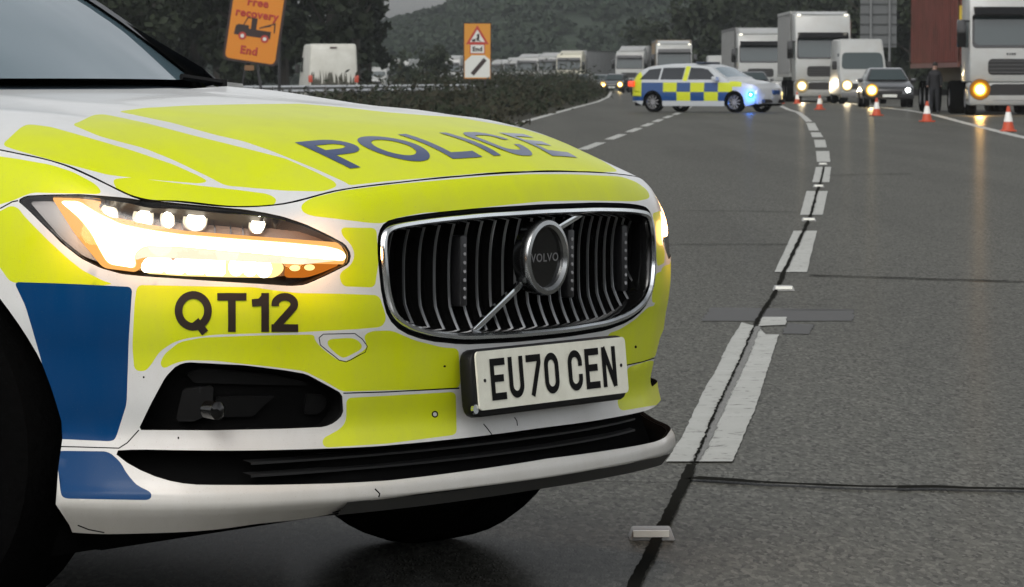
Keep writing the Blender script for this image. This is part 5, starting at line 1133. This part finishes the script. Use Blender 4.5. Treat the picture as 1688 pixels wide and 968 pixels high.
m = MB(); m.box(-5.41, -5.38, -.14, .14, 2.24, 2.30); m.build('brake_light', mat('brake_dark', (.06, .03, .03), .4), V2)
m = MB(); m.box(-5.50, -5.38, -.92, .92, .42, .62); m.build('rear_bumper', M_TBLK, V2, bevel=.03)
boxy('coach', at(657, 430), R(-98), 'pale coach far away beyond the crash barrier', 'coach', 11, 2.5, 3.3, M_TWHITE, (1.5, 2.6), lamps=('off', 'off'), r=.5)
boxy('van', at(620, 400), R(-98), 'tiny white van at the left end of the far queue beside the tree belt', 'van', 5, 2, 2.3, M_TWHITE, (1.3, 1.85), lamps=('c', 'off'), bonnet=.7)
boxy('van', at(772, 450), R(-98), 'small pale van low down behind the roadworks sign', 'van', 5, 2, 2.3, M_TWHITE, (1.3, 1.85), lamps=('off', 'off'), bonnet=.7)
M_CARDK = mat('car_dark_grey', (.035, .036, .038), .25, .5, coat=.6); M_CARSL = mat('car_silver', (.22, .23, .23), .3, .5)
def saloon(p, rz, label, paint, lamps, power=0, group=None):
    """dark hatchback built from a cabin and a lower body"""
    T_ = empty('car', p, rz, label, 'car', group)
    def hull(pr_, W0, W1, zb, zt, name, mt, bev):
        m = MB(); n = len(pr_); vs = [(a, t*(W0+(W1-W0)*max(0, (b-zb)/(zt-zb)))/2, b) for t in (-1, 1) for a, b in pr_]; m.add(vs, [list(range(n))[::-1], list(range(n, 2*n))]+[(i, (i+1) % n, (i+1) % n+n, i+n) for i in range(n)]); return m.build(name, mt, T_, bevel=bev, seg=3)
    hull([(0, .30), (.02, .55), (-.08, .74), (-.9, .95), (-1.1, .97), (-4.2, 1.0), (-4.35, .8), (-4.35, .30)], 1.80, 1.66, .6, 1.0, 'body', paint, .07)
    hull([(-1.05, .96), (-1.75, 1.40), (-2.2, 1.46), (-3.4, 1.42), (-4.15, .98)], 1.62, 1.18, .96, 1.46, 'cabin', paint, .05)
    P_ = [(-.70, 0), (.70, 0), (.54, 1), (-.54, 1)]; m = MB(); m.add([(-1.09-.62*t+.03, y, 1.0+.37*t+.02) for y, t in P_], [(0, 1, 2, 3)]); m.build('windscreen', M_TGLASS, T_, fix=False)
    for sy in (1, -1):
        m = MB(); m.add([(-1.35, sy*.81, 1.0), (-3.9, sy*.80, 1.02), (-3.4, sy*.625, 1.36), (-1.85, sy*.625, 1.38)], [(0, 1, 2, 3)]); m.build('side_window', M_TGLASS, T_, fix=False)
        m = MB(); m.box(-1.45, -1.3, sy*.98-.09, sy*.98+.09, .93, 1.07); m.build('door_mirror', paint, T_, bevel=.03)
        for xx in (-.85, -3.5): wheel_at(T_, xx, sy*.80, .32, .32, .21, sd=sy)
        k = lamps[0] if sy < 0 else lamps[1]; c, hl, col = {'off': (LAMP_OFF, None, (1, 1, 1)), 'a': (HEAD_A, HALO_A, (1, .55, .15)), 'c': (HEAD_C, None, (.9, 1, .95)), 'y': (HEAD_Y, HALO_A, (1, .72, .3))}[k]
        lamp(T_, .03, sy*.66, .64, .085 if k in ('c', 'off') else .25, c, hl, power if k in 'ay' else 0, col)  # amber and yellow discs drawn larger, bloom included
    m = MB(); m.box(-.02, .045, -.45, .45, .50, .62); m.build('grille', M_TBLK, T_, bevel=.02); m = MB(); m.box(.03, .05, -.26, .26, .38, .48); m.build('number_plate', M_SIGNW, T_)
    return T_
saloon(at(1466, 142), R(-91), 'dark grey hatchback with one amber lamp between the white van and container wheels', M_CARDK, ('y', 'c'), 400)
saloon(at(1244, 205), R(-90), 'dark car half hidden behind the distant police car nose', M_CARDK, ('off', 'off'))
saloon(at(983, 335), R(-100), 'car with dazzling white lamps at the bend left of the distant police car', M_CARSL, ('c', 'c'), 0)
saloon(at(1062, 250), R(-96), 'dark car hidden behind the tail of the distant police car', M_CARDK, ('off', 'c'), 0)

# more of the queue beyond the scrub
for px, D, yaw, side_, lab_, lm in ((905, 405, -104, M_TGREY, 'lorry with a grey trailer tucked behind the cream lorry', ('off', 'off')), (845, 500, -106, M_TWHITE, 'distant white lorry between the roadworks sign and the scrub top', ('off', 'off')), (985, 420, -103, M_TGREY, 'distant lorry behind the long grey trailer side', ('off', 'off')), (655, 600, -110, M_TWHITE, 'very distant lorry at the left end of the queue', ('off', 'off')), (765, 540, -108, M_TTAN, 'tan distant lorry hidden mostly by the roadworks sign', ('off', 'off'))):
    truck(at(px, D), R(yaw), lab_, side=side_, lamps=lm, cabh=3.45, H=3.85)
for px, D, lab_, lm in ((951, 318, 'car with yellow lamps left of the dazzling white pair', ('y', 'y')), (926, 345, 'car with small yellow lamps half sunk in the scrub', ('y', 'off')), (1008, 300, 'car with amber lamps under the pale lorry cab', ('y', 'y'))):
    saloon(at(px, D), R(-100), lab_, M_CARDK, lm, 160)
# ================================================================== distant police estate across the lane
PC = empty('police_car', (5.9+.0, 121.5, 0), R(-34), 'distant police estate in blue and yellow checks parked across the lanes', 'police car')
PC.location = (6.15, 121.9, 0)
# local: x forward, y left, z up, origin mid wheelbase. side profile (upper outline) of the estate
UP = [(-2.36, .62), (-2.40, .80), (-2.30, 1.02), (-2.12, 1.20), (-1.95, 1.34), (-1.75, 1.42), (-1.2, 1.47), (-.3, 1.485), (.30, 1.45), (.55, 1.39), (1.0, 1.13), (1.25, 1.0), (1.6, .965), (2.08, .87), (2.26, .76), (2.34, .60)]
def ztop(x): return float(np.interp(x, [p[0] for p in UP[1:]], [p[1] for p in UP[1:]]))
def belt(x): return float(np.interp(x, [-2.4, -1.5, 1.0, 1.6, 2.34], [.98, .985, .95, .90, .66]))
def halfw(x, z):
    nose = np.interp(x, [-2.40, -2.15, -1.9, 1.9, 2.12, 2.27, 2.34], [.66, .86, .92, .92, .86, .74, .52]); b = belt(x)
    if z <= b: return nose*(1-.03*max(0, (.5-z))/.4)*(1-.025*max(0, z-.6)/.4)
    return nose*.975-(z-b)*.46*(1+.25*(z-b))
SIL = [(-2.38, .34)]+[(x, z) for x, z in UP]+[(2.36, .50), (2.31, .28), (1.95, .22)]
whl = lambda cx: [(cx+.355*math.cos(t), .33+.355*math.sin(t)) for t in np.linspace(0, math.pi, 22)]
SIL = [(-2.38, .34)]+list(UP)+[(2.36, .50), (2.31, .28), (1.88, .20)]+whl(1.485)+[(1.13, .20), (-1.13, .20)]+whl(-1.485)+[(-1.88, .22)]
chk = []
cols_ = [(-1.98, -1.32), (-1.12, -.62), (-.62, -.10), (-.10, .42), (.42, .95)]
cell = []
xs_ = [-2.38, -1.10, -.60, -.10, .40, .90, 1.42]
for i in range(len(xs_)-1):
    for r_, (z0, z1) in enumerate(((.36, .64), (.64, .93))):
        k = (i+r_) % 2; cell.append((1 if k == 0 else 2, [(xs_[i], z0), (xs_[i+1], z0), (xs_[i+1], z1), (xs_[i], z1)]))
cell[0] = (2, cell[0][1]); cell[1] = (2, [(-1.9, .64), (-1.10, .64), (-1.10, .93), (-1.9, .93)])
cell.append((1, [(-2.42, .50), (-1.9, .50), (-1.90, 1.10), (-2.05, 1.3), (-2.45, 1.3)])); cell.append((1, [(1.42, .80), (1.75, .80), (1.72, .97), (1.30, .97)]))
wins = [(4, [(-2.0, 1.02), (-1.28, 1.02), (-1.28, 1.38), (-1.72, 1.34)]), (4, [(-1.22, 1.02), (-.42, 1.02), (-.42, 1.40), (-1.22, 1.39)]), (1, [(-.40, .98), (-.24, .98), (-.24, 1.44), (-.40, 1.44)]), (4, [(-.22, 1.02), (.86, 1.02), (.42, 1.34), (.20, 1.38), (-.22, 1.40)])]
M_PYEL = mat('patrol_yellow', (.46, .50, .01), .4); M_PBLU = mat('patrol_blue', (.006, .045, .16), .3, coat=.3); M_PWHT = mat('patrol_white', (.38, .40, .41), .3, coat=.4)
gp = [(a, b) for a in np.arange(-2.45, 2.51, .1) for b in np.arange(.2, 1.5, .08)]
Vs, Fs = cdt([SIL]+[c[1] for c in cell+wins], gp); c_ = Vs[Fs].mean(1); ins = inpoly(c_, np.array(SIL)); lbl = classify(Vs, Fs, cell+wins)
PM = [M_PWHT, M_PYEL, M_PBLU, M_SEAM, M_GLASS, M_WIND]
vs = []; fs = []; mi = []
for sy in (1, -1):
    n0 = len(vs); vs += [(a, sy*halfw(a, b), b) for a, b in Vs]; fs += [[int(i)+n0 for i in (t if sy > 0 else t[::-1])] for t in Fs[ins]]; mi += list(lbl[ins])
n0 = len(vs); nx = 60; ny = 12; ptsx = []
Ls = np.cumsum([0]+[math.dist(a, b) for a, b in zip(([(-2.36, .34)]+UP+[(2.36, .50), (2.31, .28)])[:-1], ([(-2.36, .34)]+UP+[(2.36, .50), (2.31, .28)])[1:])]); PU = np.array([(-2.36, .34)]+UP+[(2.36, .50), (2.31, .28)])
for i in range(nx+1):
    s = Ls[-1]*i/nx; x = np.interp(s, Ls, PU[:, 0]); z = np.interp(s, Ls, PU[:, 1])
    for j in range(ny+1):
        t = 2*j/ny-1; w_ = halfw(x, z); cr_ = .05*(1-t*t); nose = 1 if x > 0 else -1
        dx = nose*.12*(1-abs(t)**2.2) if (z < .88 and abs(x) > 2) else 0; vs.append((x+dx, t*w_, z+(cr_ if z > .86 else 0)))
for i in range(nx):
    xa = vs[n0+i*(ny+1)][0]; za = vs[n0+i*(ny+1)][2]
    for j in range(ny):
        a = n0+i*(ny+1)+j; fs.append([a, a+1, a+ny+2, a+ny+1]); k = 0
        if .55 < xa < 1.02 and za > 1.05 and 0 < j < ny-1: k = 5
        if xa < -1.95 and za > 1.05 and 0 < j < ny-1: k = 4
        if xa < -2.0 and .55 < za < 1.0: k = 1
        mi.append(k)
me = bpy.data.meshes.new('body'); me.from_pydata(vs, [], fs)
for p_, k in zip(me.polygons, mi): p_.material_index = int(k)
bm = bmesh.new(); bm.from_mesh(me); bmesh.ops.remove_doubles(bm, verts=bm.verts, dist=.002); bmesh.ops.recalc_face_normals(bm, faces=bm.faces); bm.to_mesh(me); bm.free()
link_mesh('body', me, PM, PC, True, 32)
m = MB(); m.box(-2.2, 2.2, -.80, .80, .20, .42); m.build('underbody', M_VOID, PC)
for cx in (-1.485, 1.485):
    for sy in (1, -1):
        m = MB(); a = [(cx+.36*math.cos(t), .33+.36*math.sin(t)) for t in np.linspace(0, math.pi, 18)]; m.add([(x, sy*y, z) for x, z in a for y in (.55, .90)], [(2*i, 2*i+1, 2*i+3, 2*i+2) for i in range(17)]); m.add([(x, sy*.55, z) for x, z in a]+[(cx, sy*.55, .1)], [list(range(19))]); m.build('arch_liner', M_VOID, PC, fix=False)
        w_ = bpy.data.objects.new('wheel', None); COL.objects.link(w_); w_.parent = PC; w_.location = (cx, sy*.80, .325)
        m = MB(); m.lathe([(.22, -.11), (.30, -.115), (.325, -.08), (.325, .08), (.30, .115), (.22, .11)], axis=(0, 1, 0), n=32); m.build('tyre', M_RUBBER, w_)
        m = MB(); m.lathe([(.225, sy*.10), (.20, sy*.06), (.20, -sy*.05)], axis=(0, 1, 0), n=28)
        for k in range(10): m.box(-.014, .014, sy*.085-.012, sy*.085+.012, .03, .21, M=Matrix.Rotation(2*math.pi*k/10, 4, 'Y'))
        m.cyl((0, sy*.06, 0), (0, sy, 0), .05, .03, 14); m.build('rim', M_ALLOY, w_)
for sy in (1, -1):
    P_ = chaikin([(0, .60), (.33, .57), (.30, .70), (.05, .74)], 1, .04)
    m = MB(); xx = lambda t: 2.40-.42*t; m.add([(2.365-.36*a*1.25-.02, sy*(.50+a*1.02), b) for a, b in P_]+[(2.24-.40*a, sy*(.48+a*.95), b) for a, b in P_], [list(range(len(P_))), list(range(len(P_), 2*len(P_)))]+[(i, (i+1) % len(P_), (i+1) % len(P_)+len(P_), i+len(P_)) for i in range(len(P_))]); m.build('headlight', emit('patrol_headlamp', (.95, .97, 1), 1.2) if sy == 1 else bpy.data.materials['patrol_headlamp'], PC, smooth=False)
    m = MB(); m.box(-2.42, -2.22, sy*.80-.10, sy*.80+.10, .80, .98); m.build('tail_light', mat('patrol_tail', (.5, .04, .02), .3, emis=(1, .10, .03), es=.8) if sy == 1 else bpy.data.materials['patrol_tail'], PC, bevel=.03)
    m = MB(); m.box(.78, .95, sy*1.02-.10, sy*1.02+.10, .98, 1.12); m.build('door_mirror', M_PWHT, PC, bevel=.03)
    m = MB(); m.prism(chaikin([(.03, .56), (.20, .56), (.19, .70), (.03, .70)], 1, .03), lambda a, b, t: (t, sy*a, b), 2.36, 2.485); m.build('kidney_grille', M_PBLU, PC)
m = MB(); m.box(2.22, 2.435, -.62, .62, .30, .42); m.build('bumper_intake', M_TBLK, PC, bevel=.03)
m = MB(); m.box(2.455, 2.465, -.26, .26, .45, .54); m.build('number_plate', M_SIGNW, PC)
m = MB(); m.box(-.15, .15, -.50, .50, 1.51, 1.575); m.build('roof_light_bar', mat('light_bar', (.02, .03, .05), .3), PC, bevel=.02)
# the blue repeater lamp on the front wing
BL = emit('blue_strobe', (.0, .20, 1), 3.5); o = MB(); o.lathe([(.10, 0), (.085, .03), (0, .045)], c=(2.06, -.855, .56), axis=(.35, -1, 0), n=20); bo = o.build('blue_lamp', BL, PC)
o = MB(); o.cyl((2.075, -.90, .56), (.35, -1, 0), .035, .012, 14); o.build('lamp_centre', emit('strobe_white', (.8, .9, 1), 9), bo)
l = bpy.data.lights.new('blue_lamp_glow', 'POINT'); l.energy = 34; l.color = (.0, .20, 1); l.shadow_soft_size = .10; lo = bpy.data.objects.new('blue_lamp_glow', l); COL.objects.link(lo); lo.parent = PC; lo.location = (2.13, -1.06, .50)

# ================================================================== the person by the container wheels
def person(p, rz):
    P_ = [(0, 0, .92), (0, 0, 1.10), (0, 0, 1.30), (0, 0, 1.42), (0, 0, 1.50), (0, .005, 1.56), (0, .01, 1.66),        # spine 0-6
          (0, .17, 1.38), (.02, .23, 1.12), (.10, .22, .92), (0, -.17, 1.38), (.02, -.23, 1.12), (.08, -.24, .90),           # arms 7-12
          (0, .09, .86), (.02, .10, .48), (-.02, .11, .08), (.10, .12, .03), (0, -.09, .86), (.0, -.11, .48), (-.03, -.12, .08), (.09, -.14, .03)]
    E_ = [(0, 1), (1, 2), (2, 3), (3, 4), (4, 5), (5, 6), (3, 7), (7, 8), (8, 9), (3, 10), (10, 11), (11, 12), (0, 13), (13, 14), (14, 15), (15, 16), (0, 17), (17, 18), (18, 19), (19, 20)]
    Rr = [.15, .145, .17, .14, .06, .075, .085, .075, .055, .038, .075, .055, .038, .105, .072, .048, .042, .105, .072, .048, .042]
    me = bpy.data.meshes.new('person'); me.from_pydata(P_, E_, []); o = bpy.data.objects.new('person', me); COL.objects.link(o)
    sk = o.modifiers.new('s', 'SKIN'); 
    for i, r in enumerate(Rr): me.skin_vertices[0].data[i].radius = (r, r*(1.15 if i in (1, 2) else 1))
    me.skin_vertices[0].data[0].use_root = True; ss = o.modifiers.new('u', 'SUBSURF'); ss.levels = ss.render_levels = 2
    dg = bpy.context.evaluated_depsgraph_get(); m2 = bpy.data.meshes.new_from_object(o.evaluated_get(dg)); o.modifiers.clear(); o.data = m2
    MBLK = mat('black_jacket', (.010, .010, .012), .8); MSK = mat('skin', (.32, .19, .14), .6); MTR = mat('dark_trousers', (.012, .013, .016), .8)
    for q in (MBLK, MSK, MTR): m2.materials.append(q)
    for f in m2.polygons: c = f.center; f.material_index = 1 if c.z > 1.50 or (abs(c.y) > .19 and c.z < .95) else (2 if c.z < .88 else 0); f.use_smooth = True
    o.scale = (.88, .88, .88); o.location = p; o.rotation_euler.z = rz
    m = MB(); m.lathe([(0, .105), (.06, .095), (.09, .05), (.094, .0), (.088, -.03)], c=(-.008, .01, 1.665), n=18); hr = m.build('hair', mat('dark_hair', (.015, .012, .01), .7), o)
    return tag(o, 'person in black clothes standing beside the red container wheels', 'person')
person(Vector((12.72, 117, 0)), R(-100))

# ---- thin rain haze
m = MB(); m.box(-1500, 1500, -55, 1420, -1.2, 120); hz = m.build('haze', None if 0 else bpy.data.materials.new('haze_air'), None, smooth=False); hm = hz.data.materials[0]; hm.use_nodes = True; N = hm.node_tree; N.nodes.clear()
pv = N.nodes.new('ShaderNodeVolumePrincipled'); pv.inputs['Density'].default_value = .00022; pv.inputs['Color'].default_value = (.85, .9, .92, 1); pv.inputs['Anisotropy'].default_value = .3; oo = N.nodes.new('ShaderNodeOutputMaterial'); N.links.new(pv.outputs[0], oo.inputs['Volume'])
tag(hz, kind='stuff')
